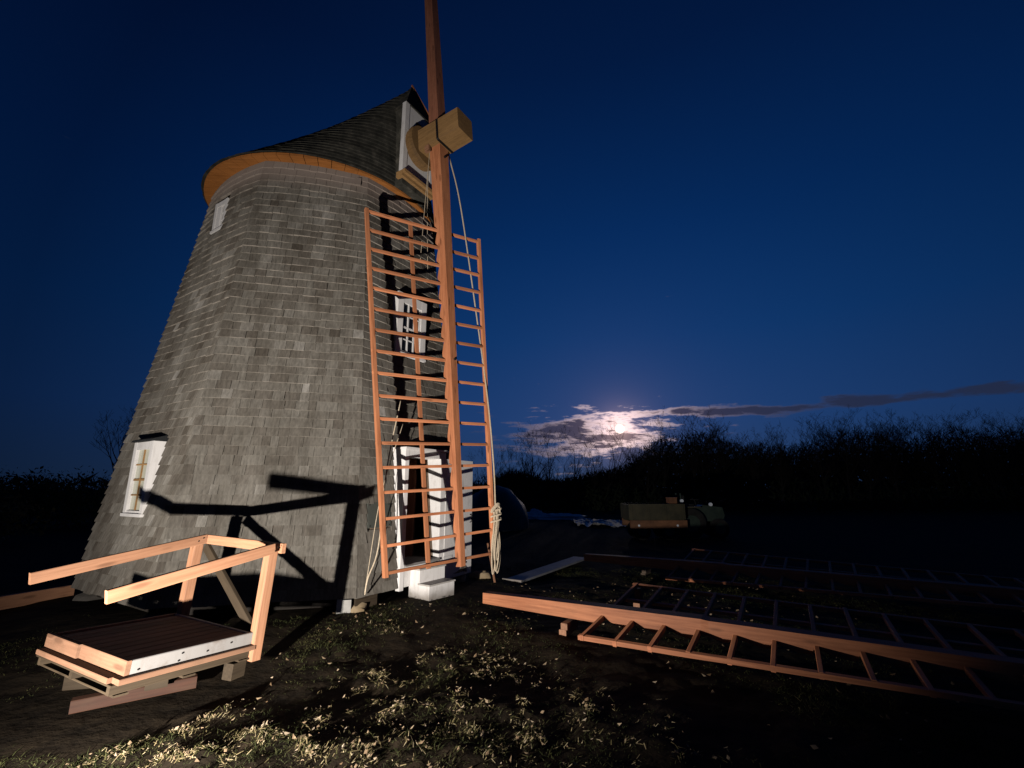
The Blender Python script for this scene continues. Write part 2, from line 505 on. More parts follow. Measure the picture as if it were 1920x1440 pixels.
def build_ground():
    xs = []; x = -6.0
    while x < 7.0: xs.append(x); x += 0.06
    st = 0.07; lo = [-6.0]; hi = [xs[-1]]
    while hi[-1] < 900: hi.append(hi[-1] + st); lo.append(lo[-1] - st); st *= 1.16
    xs = sorted(lo[1:]) + xs + hi[1:]
    ys = []; y = 2.2
    while y < 9.5: ys.append(y); y += 0.055
    st = 0.06; up = [ys[-1]]
    while up[-1] < 1500: up.append(up[-1] + st); st *= 1.13
    st = 0.07; dn = [2.2]
    while dn[-1] > -60: dn.append(dn[-1] - st); st *= 1.25
    ys = sorted(dn[1:]) + ys + up[1:]
    nx, ny = len(xs), len(ys)
    vs = [(x, y, gh(x, y)) for y in ys for x in xs]
    fs = [(j * nx + i, j * nx + i + 1, (j + 1) * nx + i + 1, (j + 1) * nx + i) for j in range(ny - 1) for i in range(nx - 1)]
    me = bpy.data.meshes.new('ground'); me.from_pydata(vs, [], fs); me.materials.append(M_GROUND)
    me.polygons.foreach_set('use_smooth', [True] * len(me.polygons))
    o = link('ground', me, Matrix.Identity(4)); tag(o, 'rough dark earth yard with grass and mud', kind='structure')


build_ground()

# ------------------------------------------------------------------ the mill
MC = V((-3.9012, 9.0645, 0))
RB, RT, ZB, ZT = 3.1229, 2.3211, 0.28, 6.28
PHI = -2.51221
ZTOP = 7.27


def rad(z): return RB + (RT - RB) * (z - ZB) / (ZT - ZB)


C8, S8 = math.cos(math.pi / 8), math.sin(math.pi / 8)
W0 = 2 * RB * S8


def face_axes(k):
    am = PHI + (k + 0.5) * math.pi / 4
    return V((math.cos(am), math.sin(am), 0)), V((-math.sin(am), math.cos(am), 0))


def fp(k, s, z, p=0.0):
    """point on face k: s along from corner k (at the base), height z, p proud of the wall"""
    n, e = face_axes(k)
    x_ = s - W0 / 2; r_ = rad(z)
    bl = 0.5 * min(1.0, max(0.0, (z - 4.6) / 2.4))
    bulge = bl * (math.sqrt(max(r_ * r_ - x_ * x_, 0)) - r_ * C8) if bl > 0 else 0.0
    q = MC + n * (r_ * C8 + p + bulge) + e * x_
    return V((q.x, q.y, z))


def edge(z):
    return (RB - rad(z)) * S8


mill = thing('windmill', 'grey shingled octagonal windmill tower with dark conical cap', 'windmill', MC)
HOLES = {2: [(0.74, 1.78, 0.0, 2.32), (0.84, 1.60, 3.90, 5.08), (0.20, 0.66, 1.12, 1.49)],
         0: [(0.93, 1.58, 1.30, 2.40), (0.86, 1.30, 6.08, 6.70)]}
# backing wall, one panel per face, thick; the door face is left open at the doorway
for k in range(8):
    mb = MB()
    def seg(s0, s1, z0, z1, lo=None, hi=None):
        P8 = []
        for z in (z0, z1):
            a = edge(z) if s0 is None else s0
            b = W0 - edge(z) if s1 is None else s1
            P8.append([fp(k, a, z, -0.10), fp(k, b, z, -0.10), fp(k, b, z, -0.02), fp(k, a, z, -0.02)])
        mb.hexa(P8[0] + P8[1])
    if k == 2:
        seg(None, 0.83, ZB + .02, 2.2); seg(1.62, None, ZB + .02, 2.2); seg(None, None, 2.2, ZTOP); seg(0.83, 1.62, ZB + .02, 0.55)
    else:
        seg(None, None, ZB + .02, ZTOP)
    mb.build('wall_panel', M_OLD, mill)

# shingles
COURSE = 0.133
rest = MB(); single = []
rng = random.Random(11)
k_vis = {0, 1, 2}
ncourse = int((ZTOP - ZB) / COURSE)
for k in range(8):
    for c in range(ncourse):
        z0 = ZB - 0.01 + c * COURSE; z1 = min(z0 + COURSE * 1.35, ZTOP)
        zm = z0 + COURSE / 2
        e0 = edge(z0)
        spans = [(e0 - 0.012, W0 - e0 + 0.012)]
        for (a, b, u0, u1) in HOLES.get(k, []):
            if u0 - 0.03 < zm < u1 + 0.03:
                spans = [q for (x0, x1) in spans for q in ((x0, min(x1, a)), (max(x0, b), x1)) if q[1] - q[0] > 0.02]
        for (x0, x1) in spans:
            s = x0
            drift = rng.uniform(-0.007, 0.007)
            while s < x1 - 0.01:
                wd = rng.choice((0.10, 0.13, 0.15, 0.17, 0.2, 0.24, 0.28)) * rng.uniform(0.9, 1.1)
                if x1 - (s + wd) < 0.06: wd = x1 - s
                wd = min(wd, x1 - s)
                tone = min(1, max(0, rng.gauss(0.43, 0.15) + 0.34 * noise.noise(V((s * 1.3 + k * 7, zm * 1.1, 1)))))
                zz = z0 + drift + rng.uniform(-0.006, 0.006) - (0.012 if rng.random() < 0.06 else 0)
                single.append((k, c, s, s + wd - 0.004, zz, z1, rng.uniform(0.019, 0.033), tone))
                s += wd


def sh_pts(k, s0, s1, z0, z1, p):
    # taper with the face so that edge shingles follow the hip
    d = edge(z1) - edge(z0)
    def sh(s):
        if s < 0.06 + edge(z0): return s + d
        if s > W0 - edge(z0) - 0.06: return s - d
        return s
    return [fp(k, s0, z0, -0.02), fp(k, s1, z0, -0.02), fp(k, s1, z0, p), fp(k, s0, z0, p),
            fp(k, sh(s0), z1, -0.02), fp(k, sh(s1), z1, -0.02), fp(k, sh(s1), z1, -0.004), fp(k, sh(s0), z1, -0.004)]


# the 300 that show largest in the picture become pieces of their own (front face and door face near the ground)
def size_key(q):
    k, c, s0, s1, z0, z1, p, t = q
    if k not in (1, 2): return -1
    pt = fp(k, (s0 + s1) / 2, z0 + 0.06)
    n_, e_ = face_axes(k)
    v = CAM - pt
    return (s1 - s0) * max(0, v.normalized().dot(n_)) / v.length_squared if v.normalized().dot(n_) > 0 else -1


order = sorted(range(len(single)), key=lambda i: -size_key(single[i]))
big = set(order[:300])
shingle_meshes = {}
for i, q in enumerate(single):
    k, c, s0, s1, z0, z1, p, t = q
    pts = sh_pts(k, s0, s1, z0, z1, p)
    if i in big:
        key = (round((s1 - s0) / 0.01), round(p / 0.003), s0 < 0.06 + edge(z0), s1 > W0 - edge(z0) - 0.06)
        n_, e_ = face_axes(k)
        Mx = frame_matrix(pts[0], e_, n_, V((0, 0, 1)))
        inv = Mx.inverted()
        if key not in shingle_meshes:
            mb = MB(); mb.hexa([inv @ q_ for q_ in pts])
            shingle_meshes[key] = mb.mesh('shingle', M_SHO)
        link('shingle', shingle_meshes[key], Mx, mill)
    else:
        rest.hexa(pts, t)
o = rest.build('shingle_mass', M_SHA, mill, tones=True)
o['kind'] = 'stuff'

# sill timbers and the floor inside
for k in range(8):
    n_, e_ = face_axes(k)
    if k == 2:
        beam('sill_timber', fp(k, 0.02, 0.17, -0.12), fp(k, 0.40, 0.17, -0.12), 0.16, 0.20, M_PAL, mill)
    else:
        beam('sill_timber', fp(k, 0.12, 0.21, -0.32), fp(k, W0 - 0.12, 0.21, -0.32), 0.2, 0.16, M_SILL, mill)
mb = MB()
mb.prism([(MC.x + 2.6 * math.cos(PHI + k * math.pi / 4), MC.y + 2.6 * math.sin(PHI + k * math.pi / 4)) for k in range(8)], 0.46, 0.54)
mb.build('floor', M_OLD, mill)
for (s_, p_) in ((0.80, -0.75), (1.55, -0.55), (1.30, -1.6)):
    q = fp(2, s_, 0.55, p_)
    beam('interior_post', q, q + V((0, 0, 2.6)), 0.16, 0.16, M_INT, mill, up=(1, 0, 0))
q = fp(2, 1.55, 0.6, -0.95); q2 = fp(2, 0.85, 2.5, -0.8)
beam('interior_brace', q, q2, 0.11, 0.14, M_INT, mill, up=(1, 0, 0))
mb = MB()
for i in range(4):
    a = fp(2, 0.7, 0.55, -0.7 - 0.24 * i); n_, e_ = face_axes(2)
    mb.hexa([a + V((0, 0, 0)), a + e_ * .55, a + e_ * .55 - n_ * .24, a - n_ * .24,
             a + V((0, 0, .2 * (i + 1))), a + e_ * .55 + V((0, 0, .2 * (i + 1))), a + e_ * .55 - n_ * .24 + V((0, 0, .2 * (i + 1))), a - n_ * .24 + V((0, 0, .2 * (i + 1)))])
mb.build('interior_stair', M_INT, mill)


def upright_frame(k, zref):
    """axes of an upright plane standing on face k, flush with the wall at height zref: x along, y out, z up"""
    n_, e_ = face_axes(k)
    o_ = fp(k, 0, zref, 0.0); o_.z = 0
    return frame_matrix(o_, e_, n_, V((0, 0, 1)))


BAT = (RB - RT) * C8 / (ZT - ZB)                     # how far the wall leans in per metre


def local_build(mb, name, m, M, parent):
    return link(name, mb.mesh(name, m), M, parent)


def window(k, s0, s1, z0, z1, cols, rows, glass, label, cover=None, trim=0.085, lift=0.035, mun=None, sw=0.028):
    mun = mun or M_WHITE
    M = upright_frame(k, z0)
    root = link('window', None, M @ Matrix.Translation(V(((s0 + s1) / 2, 0, z0))), mill)
    root['label'] = label
    def add(name, fn, m):
        mb = MB(); fn(mb); return local_build(mb, name, m, M, root)
    yb0, yt0 = lift, lift
    back = lambda z: -(z - z0) * BAT - 0.03
    # casing: cheeks run back to the battered wall
    def cheek(mb, a, b):
        mb.hexa([(a, back(z0), z0), (b, back(z0), z0), (b, lift, z0), (a, lift, z0),
                 (a, back(z1), z1), (b, back(z1), z1), (b, lift, z1), (a, lift, z1)])
    add('frame', lambda mb: cheek(mb, s0, s0 + trim), M_WHITE)
    add('frame', lambda mb: cheek(mb, s1 - trim, s1), M_WHITE)
    add('frame', lambda mb: mb.box(s0 + trim, s1 - trim, back(z1), lift - 0.003, z1 - trim * 1.3, z1 - 0.002), M_WHITE)
    add('sill', lambda mb: mb.box(s0 - 0.012, s1 + 0.012, -0.03, lift + 0.02, z0 - 0.03, z0 + 0.012), M_WHITE)
    a0, a1, b0, b1 = s0 + trim, s1 - trim, z0 + 0.05, z1 - trim * 1.3
    if cover:
        add('shutter', lambda mb: mb.box(a0, a0 + (a1 - a0) * cover, -0.02, lift - 0.012, b0 - 0.04, b1), M_WHITE)
        a0 = a0 + (a1 - a0) * cover
    add('frame', lambda mb: mb.box(a0, a1, back(z0), lift - 0.008, z0 + 0.013, b0), M_WHITE)
    for i in range(cols + 1):
        x = a0 + (a1 - a0) * i / cols
        h_ = sw / 2 if 0 < i < cols else sw
        xa, xb = (x - h_, x + h_) if 0 < i < cols else ((x, x + sw) if i == 0 else (x - sw, x))
        add('muntin', lambda mb: mb.box(xa, xb, -0.02, lift - 0.022, b0, b1), mun if 0 < i < cols else M_WHITE)
    for j in range(1, rows):
        z = b0 + (b1 - b0) * j / rows
        h_ = 0.009 if j * 2 != rows else 0.015
        add('muntin', lambda mb: mb.box(a0 + sw, a1 - sw, -0.018, lift - 0.025, z - h_, z + h_), mun)
    pane = None
    for i in range(cols):
        for j in range(rows):
            xa = a0 + (a1 - a0) * i / cols; xb = a0 + (a1 - a0) * (i + 1) / cols
            za = b0 + (b1 - b0) * j / rows; zb_ = b0 + (b1 - b0) * (j + 1) / rows
            add('pane', lambda mb: mb.box(xa, xb, -0.03, lift - 0.04, za, zb_), glass)
    return root, M


wl, Mw = window(0, 0.95, 1.56, 1.33, 2.34, 2, 4, M_BLIND, 'tall white eight pane window with pale blind and black hood', mun=M_OAK, sw=0.016)
mb = MB()
mb.hexa([(0.91, -0.22, 2.345), (1.60, -0.22, 2.345), (1.60, 0.07, 2.345), (0.91, 0.07, 2.345),
         (0.91, -0.2, 2.46), (1.60, -0.2, 2.46), (1.60, 0.055, 2.372), (0.91, 0.055, 2.372)])
local_build(mb, 'hood', M_BLACK, Mw, wl)
window(0, 0.88, 1.28, 6.10, 6.66, 1, 3, M_GLASS, 'small white trimmed window under the eave with half shutter', cover=0.5, trim=0.07, lift=0.085)
window(2, 0.86, 1.58, 3.96, 5.06, 3, 4, M_GLASS, 'white framed dark paned window above the doorway', trim=0.13)
mb = MB(); Mh = upright_frame(2, 1.14)
n_, e_ = face_axes(2)
mb.hexa([fp(2, 0.21, 1.13, -0.02), fp(2, 0.64, 1.13, -0.02), fp(2, 0.64, 1.13, 0.022), fp(2, 0.21, 1.13, 0.022),
         fp(2, 0.21, 1.48, -0.02), fp(2, 0.64, 1.48, -0.02), fp(2, 0.64, 1.48, 0.022), fp(2, 0.21, 1.48, 0.022)])
hatch = mb.build('wall_hatch', M_HATCH, mill); hatch['label'] = 'small dark square panel in the shingles beside the doorway'
for s_, z_ in ((0.24, 1.45), (0.61, 1.45), (0.24, 1.16), (0.61, 1.16)):
    q = fp(2, s_, z_, 0.02); mb = MB(); mb.tube([q, q + n_ * 0.008], 0.008, 6); mb.build('screw', M_IRON, hatch)

# doorway: upright casing whose cheeks run back to the leaning wall
DZ0, DZ1 = 0.24, 2.28
MD_ = upright_frame(2, DZ0)
door = link('doorway', None, MD_ @ Matrix.Translation(V((1.25, 0, DZ0))), mill)
door['label'] = 'white cased doorway with dark interior'
LIFT = 0.03
dback = lambda z: -(z - DZ0) * BAT - 0.05


def dcheek(a, b, z0, z1, y=LIFT):
    mb = MB()
    mb.hexa([(a, dback(z0), z0), (b, dback(z0), z0), (b, y, z0), (a, y, z0), (a, dback(z1), z1), (b, dback(z1), z1), (b, y, z1), (a, y, z1)])
    return mb


local_build(dcheek(0.755, 0.835, DZ0 - 0.02, DZ1), 'casing', M_WHITE, MD_, door)
local_build(dcheek(1.615, 1.725, DZ0, DZ1), 'casing', M_WHITE, MD_, door)
local_build(dcheek(0.835, 1.615, DZ1 - 0.115, DZ1 - 0.002, LIFT - 0.003), 'casing', M_WHITE, MD_, door)
local_build(dcheek(0.835, 1.615, DZ0 + 0.02, 0.545, LIFT - 0.006), 'riser_board', M_WHITE, MD_, door)
mb = MB(); mb.box(0.835, 1.615, -0.5, LIFT + 0.03, 0.546, 0.582); local_build(mb, 'threshold', M_DWHITE, MD_, door)
mb = MB(); mb.box(0.735, 1.765, dback(DZ1) - 0.02, LIFT + 0.03, DZ1, DZ1 + 0.03); local_build(mb, 'drip_cap', M_WHITE, MD_, door)
# open leaf, hinged on the right casing and folded right back
Ml = MD_ @ Matrix.Translation(V((1.732, LIFT - 0.02, 0))) @ Matrix.Rotation(R(-4), 4, 'Z')
leaf = link('door_leaf', None, Ml @ Matrix.Translation(V((0, 0, DZ0))), mill)
leaf['label'] = 'white plank door leaf standing open against the wall'
nb_ = 4; lw = 0.84
for i in range(nb_):
    mb = MB(); x0 = i * lw / nb_
    mb.box(x0 + 0.002, x0 + lw / nb_ - 0.002, 0.0, 0.03, 0.22, 2.17)
    local_build(mb, 'plank', M_WHITE, Ml, leaf)
for z in (0.45, 1.15, 1.9):
    mb = MB(); mb.box(0.03, lw - 0.03, -0.022, -0.001, z, z + 0.12); local_build(mb, 'batten', M_WHITE, Ml, leaf)
mb = MB(); mb.tube([(lw - 0.07, 0.03, 1.22), (lw - 0.07, 0.07, 1.20), (lw - 0.07, 0.07, 1.10), (lw - 0.07, 0.03, 1.08)], 0.009, 6)
local_build(mb, 'handle', M_IRON, Ml, leaf)
for z in (0.55, 1.85):
    mb = MB(); mb.box(-0.02, 0.22, 0.031, 0.037, z, z + 0.035); local_build(mb, 'strap_hinge', M_WHITE, Ml, leaf)

# cap
TH = -0.5545
HD = V((math.cos(TH), math.sin(TH), 0)); HS = V((-math.sin(TH), math.cos(TH), 0)); UP = V((0, 0, 1))
ZE, RE, ZA = 7.286, 2.30, 9.70
RC = MC - HD * 0.05 - HS * 0.078
AP = MC + HD * 2.1 + UP * ZA


def hp(g, s, z): return MC + HD * g + HS * s + UP * z


cap = link('cap', None, Matrix.Translation(MC + UP * ZE), mill)
cap['label'] = 'dark shingled conical cap with white front gable'
NR_ = 96


def cappt(a, t, lift=0.0):
    c = RC.lerp(MC + HD * 2.22, t)
    r = RE * (1 - t) + lift
    z = ZE - 0.035 * r * math.cos(a - TH) * (1 - t) + (ZA - ZE) * t - 0.19 * math.sin(math.pi * t) + lift * 0.6
    return V((c.x + r * math.cos(a), c.y + r * math.sin(a), z))


NCC = 26
for c in range(NCC):
    t0 = c / NCC; t1 = min((c + 1.25) / NCC, 1.0)
    mb = MB()
    jit = [rng.uniform(0.85, 1.3) for _ in range(NR_)]
    for i in range(NR_):
        a0 = 2 * math.pi * i / NR_; a1 = 2 * math.pi * (i + 1) / NR_
        lf = 0.022 * jit[i]
        tt = t0 - 0.004 * jit[i]
        mb.hexa([cappt(a0, tt, 0), cappt(a1, tt, 0), cappt(a1, tt, lf), cappt(a0, tt, lf),
                 cappt(a0, t1, 0), cappt(a1, t1, 0), cappt(a1, t1, 0.004), cappt(a0, t1, 0.004)])
    mb.build('shingle_course', M_CAP, cap)
# soffit under the eave and its thin edge board
mb = MB(); NS = 64
for i in range(NS):
    a0 = 2 * math.pi * i / NS; a1 = 2 * math.pi * (i + 1) / NS - 0.004
    def cp(a, r, z): return V((RC.x + r * math.cos(a), RC.y + r * math.sin(a), z - 0.035 * r * math.cos(a - TH)))
    mb.hexa([cp(a0, 1.85, 7.225), cp(a1, 1.85, 7.225), cp(a1, RE - 0.006, 7.238), cp(a0, RE - 0.006, 7.238),
             cp(a0, 1.85, 7.26), cp(a1, 1.85, 7.26), cp(a1, RE - 0.006, 7.280), cp(a0, RE - 0.006, 7.280)])
mb.build('soffit', M_SOF, cap)
# front housing: dark cheeks and upper gable, white panel, sill beam, barge boards
GP = 2.43; HW = 0.37; ZG0, ZG1 = 7.42, 8.93
mb = MB()
mb.prism([(-HW, 7.2), (HW, 7.2), (HW, ZG1), (-HW, ZG1)], 1.2, GP, lambda a, b, c: hp(c, a, b))
mb.build('gable_housing', M_CAP, cap)
mb = MB()                                             # small hipped roof from the peak down to the white panel
hA, hB, hP = hp(GP + 0.06, -HW - 0.05, ZG1 + 0.002), hp(GP + 0.06, HW + 0.05, ZG1 + 0.002), hp(2.16, 0, ZA + 0.10)
hC, hD_ = hp(1.5, -HW - 0.05, ZG1 - 0.1), hp(1.5, HW + 0.05, ZG1 - 0.1)
for tri_ in ((hA, hB, hP), (hC, hA, hP), (hB, hD_, hP), (hD_, hC, hP), (hA, hC, hD_, hB)): mb.quad(*tri_)
mb.build('gable_roof', M_CAP, cap)
beam('hip_board', hP + UP * 0.02, hP.lerp(hB, 0.97) + UP * 0.02, 0.05, 0.03, M_FIR, cap)
xs0, xs1, zz0, zz1 = -0.12, 0.05, 8.50, 8.72
for (a, b, u0, u1) in ((-HW, xs0, ZG0, ZG1), (xs1, HW, ZG0, ZG1), (xs0, xs1, ZG0, zz0), (xs0, xs1, zz1, ZG1)):
    mb = MB(); mb.prism([(a, u0), (b, u0), (b, u1), (a, u1)], GP + 0.002, GP + 0.03, lambda p, q, c: hp(c, p, q)); mb.build('gable_board', M_WHITE, cap)
for s_ in (-1, 1):
    mb = MB(); mb.prism([(s_ * HW - 0.05, ZG0), (s_ * HW + 0.05, ZG0), (s_ * HW + 0.05, ZG1 + 0.01), (s_ * HW - 0.05, ZG1 + 0.01)], GP - 0.05, GP + 0.045, lambda p, q, c: hp(c, p, q))
    mb.build('corner_board', M_WHITE, cap)
for i, (g0, g1, z0, z1) in enumerate(((GP - 0.1, GP + 0.12, 7.36, 7.418), (GP - 0.1, GP + 0.06, 7.30, 7.358))):
    mb = MB(); mb.prism([(-HW - 0.06, z0), (HW + 0.06, z0), (HW + 0.06, z1), (-HW - 0.06, z1)], g0, g1, lambda p, q, c: hp(c, p, q))
    mb.build('sill_beam', M_OAK, cap)

# ------------------------------------------------------------------ sail builder
NBAR = 17


def make_sail(root, O, n, s, d, T0, DT, WL, WR, TA, TB, w0, w1, tip, side=-1, back=0.0, heel=None, rh=0.066):
    """a common sail: O hub point, n out of the sail plane, s across, d along; sawtooth back edge on the stock"""
    L = T0 + DT * (NBAR - 1) + tip
    def wd(t):
        q = min(1, max(0, t / L))
        if heel and t < 2.8: return heel + (w0 - heel) * (t / 2.8) ** 0.8
        return w0 + (w1 - w0) * q
    # stock: straight front edge, scooped back edge at every bar
    st_ = [(back, 0.0), (0.9, 0.0)]
    for i in range(NBAR):
        t = T0 + DT * i
        dp = 0.055 * (1 - 0.35 * i / NBAR)
        st_ += [(t - 0.035, 0.0), (t - 0.03, dp), (t + 0.03, dp)]
        if i < NBAR - 1: st_ += [(t + DT * 0.30, dp * 0.55), (t + DT * 0.62, 0.0)]
    st_ += [(L, 0.0)]
    mb = MB()
    M = frame_matrix(O, d, s, n)
    for (a, dp) in st_:
        h_ = wd(a) / 2
        mb.v += [(a, -h_, -h_ + dp), (a, h_, -h_ + dp), (a, h_, h_), (a, -h_, h_)]
    for i in range(len(st_) - 1):
        for j in range(4):
            l_ = (j + 1) % 4
            mb.f.append((4 * i + j, 4 * i + 4 + j, 4 * i + 4 + l_, 4 * i + l_)); mb.t.append(.5)
    mb.f += [(0, 1, 2, 3), tuple(4 * (len(st_) - 1) + j for j in (3, 2, 1, 0))]; mb.t += [.5, .5]
    link('stock', mb.mesh('stock', M_FIR), M, root)
    ends_l, ends_r, mids = [], [], []
    bj = random.Random(int(T0 * 100) + int(O.x * 10))
    for i in range(NBAR):
        k = i / (NBAR - 1); t = T0 + DT * i
        tw = TA + (TB - TA) * k
        b = s * math.cos(tw) + n * math.sin(tw)
        c = O + d * t - n * (wd(t) * 0.12)
        wl = WL[0] + (WL[1] - WL[0]) * k; wr = WR[0] + (WR[1] - WR[0]) * k
        l = c - b * wl; r = c + b * wr
        nb = n * math.cos(tw) - s * math.sin(tw)
        jz = d * bj.uniform(-0.006, 0.006); jn = nb * bj.uniform(-0.004, 0.004)
        beam('bar', l - b * bj.uniform(0.012, 0.035) + jz + jn, r + b * bj.uniform(0.012, 0.035) - jz + jn, 0.040, 0.052, M_FIR, root, up=nb, c=0.004)
        ends_l.append(l + nb * 0.0); ends_r.append(r); mids.append(c + b * side * (wl if side < 0 else wr) * (0.43 if side < 0 else 0.6) - nb * 0.045)
    def lath(name, pts, off, w_, h_):
        # slightly twisted board: one mesh following the bar ends
        mb = MB(); x = pts[0]
        e0 = (pts[0] - pts[1]).normalized() * 0.05; e1 = (pts[-1] - pts[-2]).normalized() * 0.05
        q = [pts[0] + e0] + pts[1:-1] + [pts[-1] + e1]
        rings = []
        for i, p in enumerate(q):
            k = i / (NBAR - 1); tw = TA + (TB - TA) * k
            b = s * math.cos(tw) + n * math.sin(tw); nb = n * math.cos(tw) - s * math.sin(tw)
            c = p + nb * off
            rings.append([c - b * w_ / 2 - nb * h_ / 2, c + b * w_ / 2 - nb * h_ / 2, c + b * w_ / 2 + nb * h_ / 2, c - b * w_ / 2 + nb * h_ / 2])
        Mi = M.inverted(); mb.v = [tuple(Mi @ p) for r_ in rings for p in r_]
        for i in range(len(rings) - 1):
            for j in range(4):
                l_ = (j + 1) % 4
                mb.f.append((4 * i + j, 4 * i + l_, 4 * i + 4 + l_, 4 * i + 4 + j)); mb.t.append(.5)
        mb.f += [(3, 2, 1, 0), tuple(4 * (len(rings) - 1) + j for j in range(4))]; mb.t += [.5, .5]
        link(name, mb.mesh(name, M_FIR), M, root)
    lath('rail', ends_l, 0.0, 0.055, rh)
    lath('rail', ends_r, 0.0, 0.055, rh)
    lath('lath', mids, 0.0, 0.06, 0.034)
    return ends_l, ends_r


O = V((-1.39480942, 7.51215409, 8.15212618))
n = V((0.84739696, -0.52483029, 0.08044601)); s = V((0.52469534, 0.85093698, 0.02451664)); d = V((0.08132156, -0.02143432, -0.99645741))
sail = thing('windmill_sail', 'upright orange timber sail frame mounted in the front of the mill', 'windmill sail', O)
EL, ER = make_sail(sail, O, n, s, d, 1.9649, 0.34865, (1.3556, 1.254), (0.7548, 0.6977), 0.4306, 0.2277, 0.25, 0.105, 0.10)
# upper stock of the same pair
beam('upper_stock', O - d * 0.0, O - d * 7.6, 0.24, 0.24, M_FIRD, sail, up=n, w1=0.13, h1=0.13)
beam('upper_whip', O - d * 0.6 - n * 0.17 + s * 0.06, O - d * 6.5 - n * 0.12 + s * 0.04, 0.12, 0.07, M_OLD, sail, up=n, w1=0.09)
# shaft head (a squared block with iron bands) and round neck
def ap(x, a, b): return O + n * x + s * a + (-d) * b
Msh = frame_matrix(O, n, s, -d)
mb = MB(); chamfer(mb, 0.94, 0.46, 0.46, 0.44, 0.44, 0.02)
link('shaft_head', mb.mesh('shaft_head', M_OAK), Msh @ Matrix.Translation(V((-0.30, 0, 0))), sail)
mb = MB(); mb.tube([(-0.60, 0, 0), (-0.36, 0, 0), (-0.302, 0, 0)], [0.36, 0.42, 0.40], 32)
link('shaft_neck', mb.mesh('shaft_neck', M_OAK, False), Msh, sail)
for x_ in (0.14,):
    mb = MB(); chamfer(mb, 0.045, 0.47, 0.47, 0.465, 0.465, 0.02)
    link('iron_band', mb.mesh('iron_band', M_IRON), Msh @ Matrix.Translation(V((x_, 0, 0))), sail)
mb = MB(); chamfer(mb, 0.05, 0.70, 0.70, 0.70, 0.70, 0.2)
link('iron_band', mb.mesh('iron_band', M_IRON), Msh @ Matrix.Translation(V((-0.52, 0, 0))), sail)
mb = MB(); mb.box(-0.15, -0.05, -0.235, -0.18, -0.36, -0.23)
link('wedge', mb.mesh('wedge', M_LUM), Msh, sail)
for t_ in (-0.5, 0.45, 4.4):
    mb = MB(); mb.tube([(0, 0, 0), (0.03, 0, 0)], 0.022, 8)
    link('bolt', mb.mesh('bolt', M_IRON), Msh @ Matrix.Translation(V((0.125 - max(t_, 0) * 0.0068, 0, -t_))), sail)

# ropes hanging on the sail
T = tag
pR = [O + n * 0.1 + s * 0.20 - UP * 0.25, (O * 0.6 + ER[4] * 0.4) + V((0.10, 0, 0)), ER[5] + V((-0.12, 0.0, 0.0)) + n * 0.05, ER[9] - s * 0.03 + n * 0.06, ER[12] + n * 0.07 + s * 0.03, ER[14] + n * 0.07 + s * 0.02]
T(rope('hauling_rope', catmull(pR, 8), 0.0125), 'pale rope running down from the shaft head along the sail rail', 'rope')
hank = thing('rope_hank', 'bundled pale rope hank hung on the lower corner of the sail', 'rope', ER[14] + n * 0.05)
rr = random.Random(5)
top = ER[14] + n * 0.06 + UP * 0.02
for i in range(9):
    a = rr.uniform(-0.05, 0.05); b = rr.uniform(-0.03, 0.06); ln = rr.uniform(0.80, 1.05)
    p = [top + s * (a * .5) + n * b, top + s * (a - 0.01) + n * (b + 0.03) - UP * 0.25, top + s * (a - 0.03) + n * b - UP * ln * 0.7,
         top + s * (a + 0.0) + n * b - UP * ln, top + s * (a + 0.05) + n * (b + .02) - UP * ln * 0.75, top + s * (a + 0.03) + n * b - UP * 0.3, top + s * a * .5 + n * (b + 0.02)]
    rope('loop', catmull(p, 6), 0.011, parent=hank)
cp_ = [top + s * (0.085 * math.cos(q * 0.9)) + n * (0.04 + 0.085 * math.sin(q * 0.9)) - UP * (0.02 + q * 0.012) for q in range(0, 22)]
rope('wrap', catmull(cp_, 4), 0.013, parent=hank)
knot = [top - s * 0.16 + n * 0.05 - UP * 0.06, top - s * 0.08 + n * 0.1 + UP * 0.03, top + n * 0.1 + UP * 0.02, top + s * 0.08 + n * 0.06 - UP * 0.1]
for q in range(3): rope('wrap', catmull([p + V((0, 0, 0.02 * q - 0.03)) for p in knot], 5), 0.013, parent=hank)
# two thin cords hanging in front of the cap and a guy line to the ground
T(rope('thin_cord', catmull([hp(2.75, -0.02, 9.3), hp(2.78, -0.04, 8.1), hp(2.80, -0.12, 6.9), hp(2.82, -0.2, 5.6)], 6), 0.005), 'thin cord hanging beside the shaft neck in front of the cap', 'cord')
T(rope('thin_cord', catmull([hp(2.62, 0.1, 7.9), hp(2.72, 0.02, 6.9), hp(2.78, 0.0, 6.1), hp(2.8, 0.02, 5.5)], 6), 0.005), 'thin cord hanging below the shaft neck behind the stock', 'cord')
g0 = EL[9] + s * 0.55 - n * 0.05
T(rope('guy_line', catmull([g0, EL[12] + s * 0.25 - n * 0.12, EL[15] + s * 0.02 - n * 0.12, EL[15] - s * 0.15 - n * .1 - UP * 0.38, fp(2, 0.1, 0.30, 0.06)], 6), 0.009), 'pale line slanting from the sail down to the wall foot', 'rope')
T(rope('guy_line', catmull([EL[10] + s * 0.62 - n * 0.1, EL[13] + s * 0.15 - n * 0.15, fp(2, 0.06, 0.33, 0.10)], 8), 0.005), 'thin slack second line slanting down to the wall foot', 'rope')
pole0 = V((-0.42, 8.55, gh(-0.42, 8.55))); 
tag(beam('leaning_stick', pole0 + V((0.12, 0, 0)), pole0 + V((-0.03, 0.35, 0.62)), 0.03, 0.03, M_LUM), 'short new wood stake leaning behind the rope hank', 'stake')

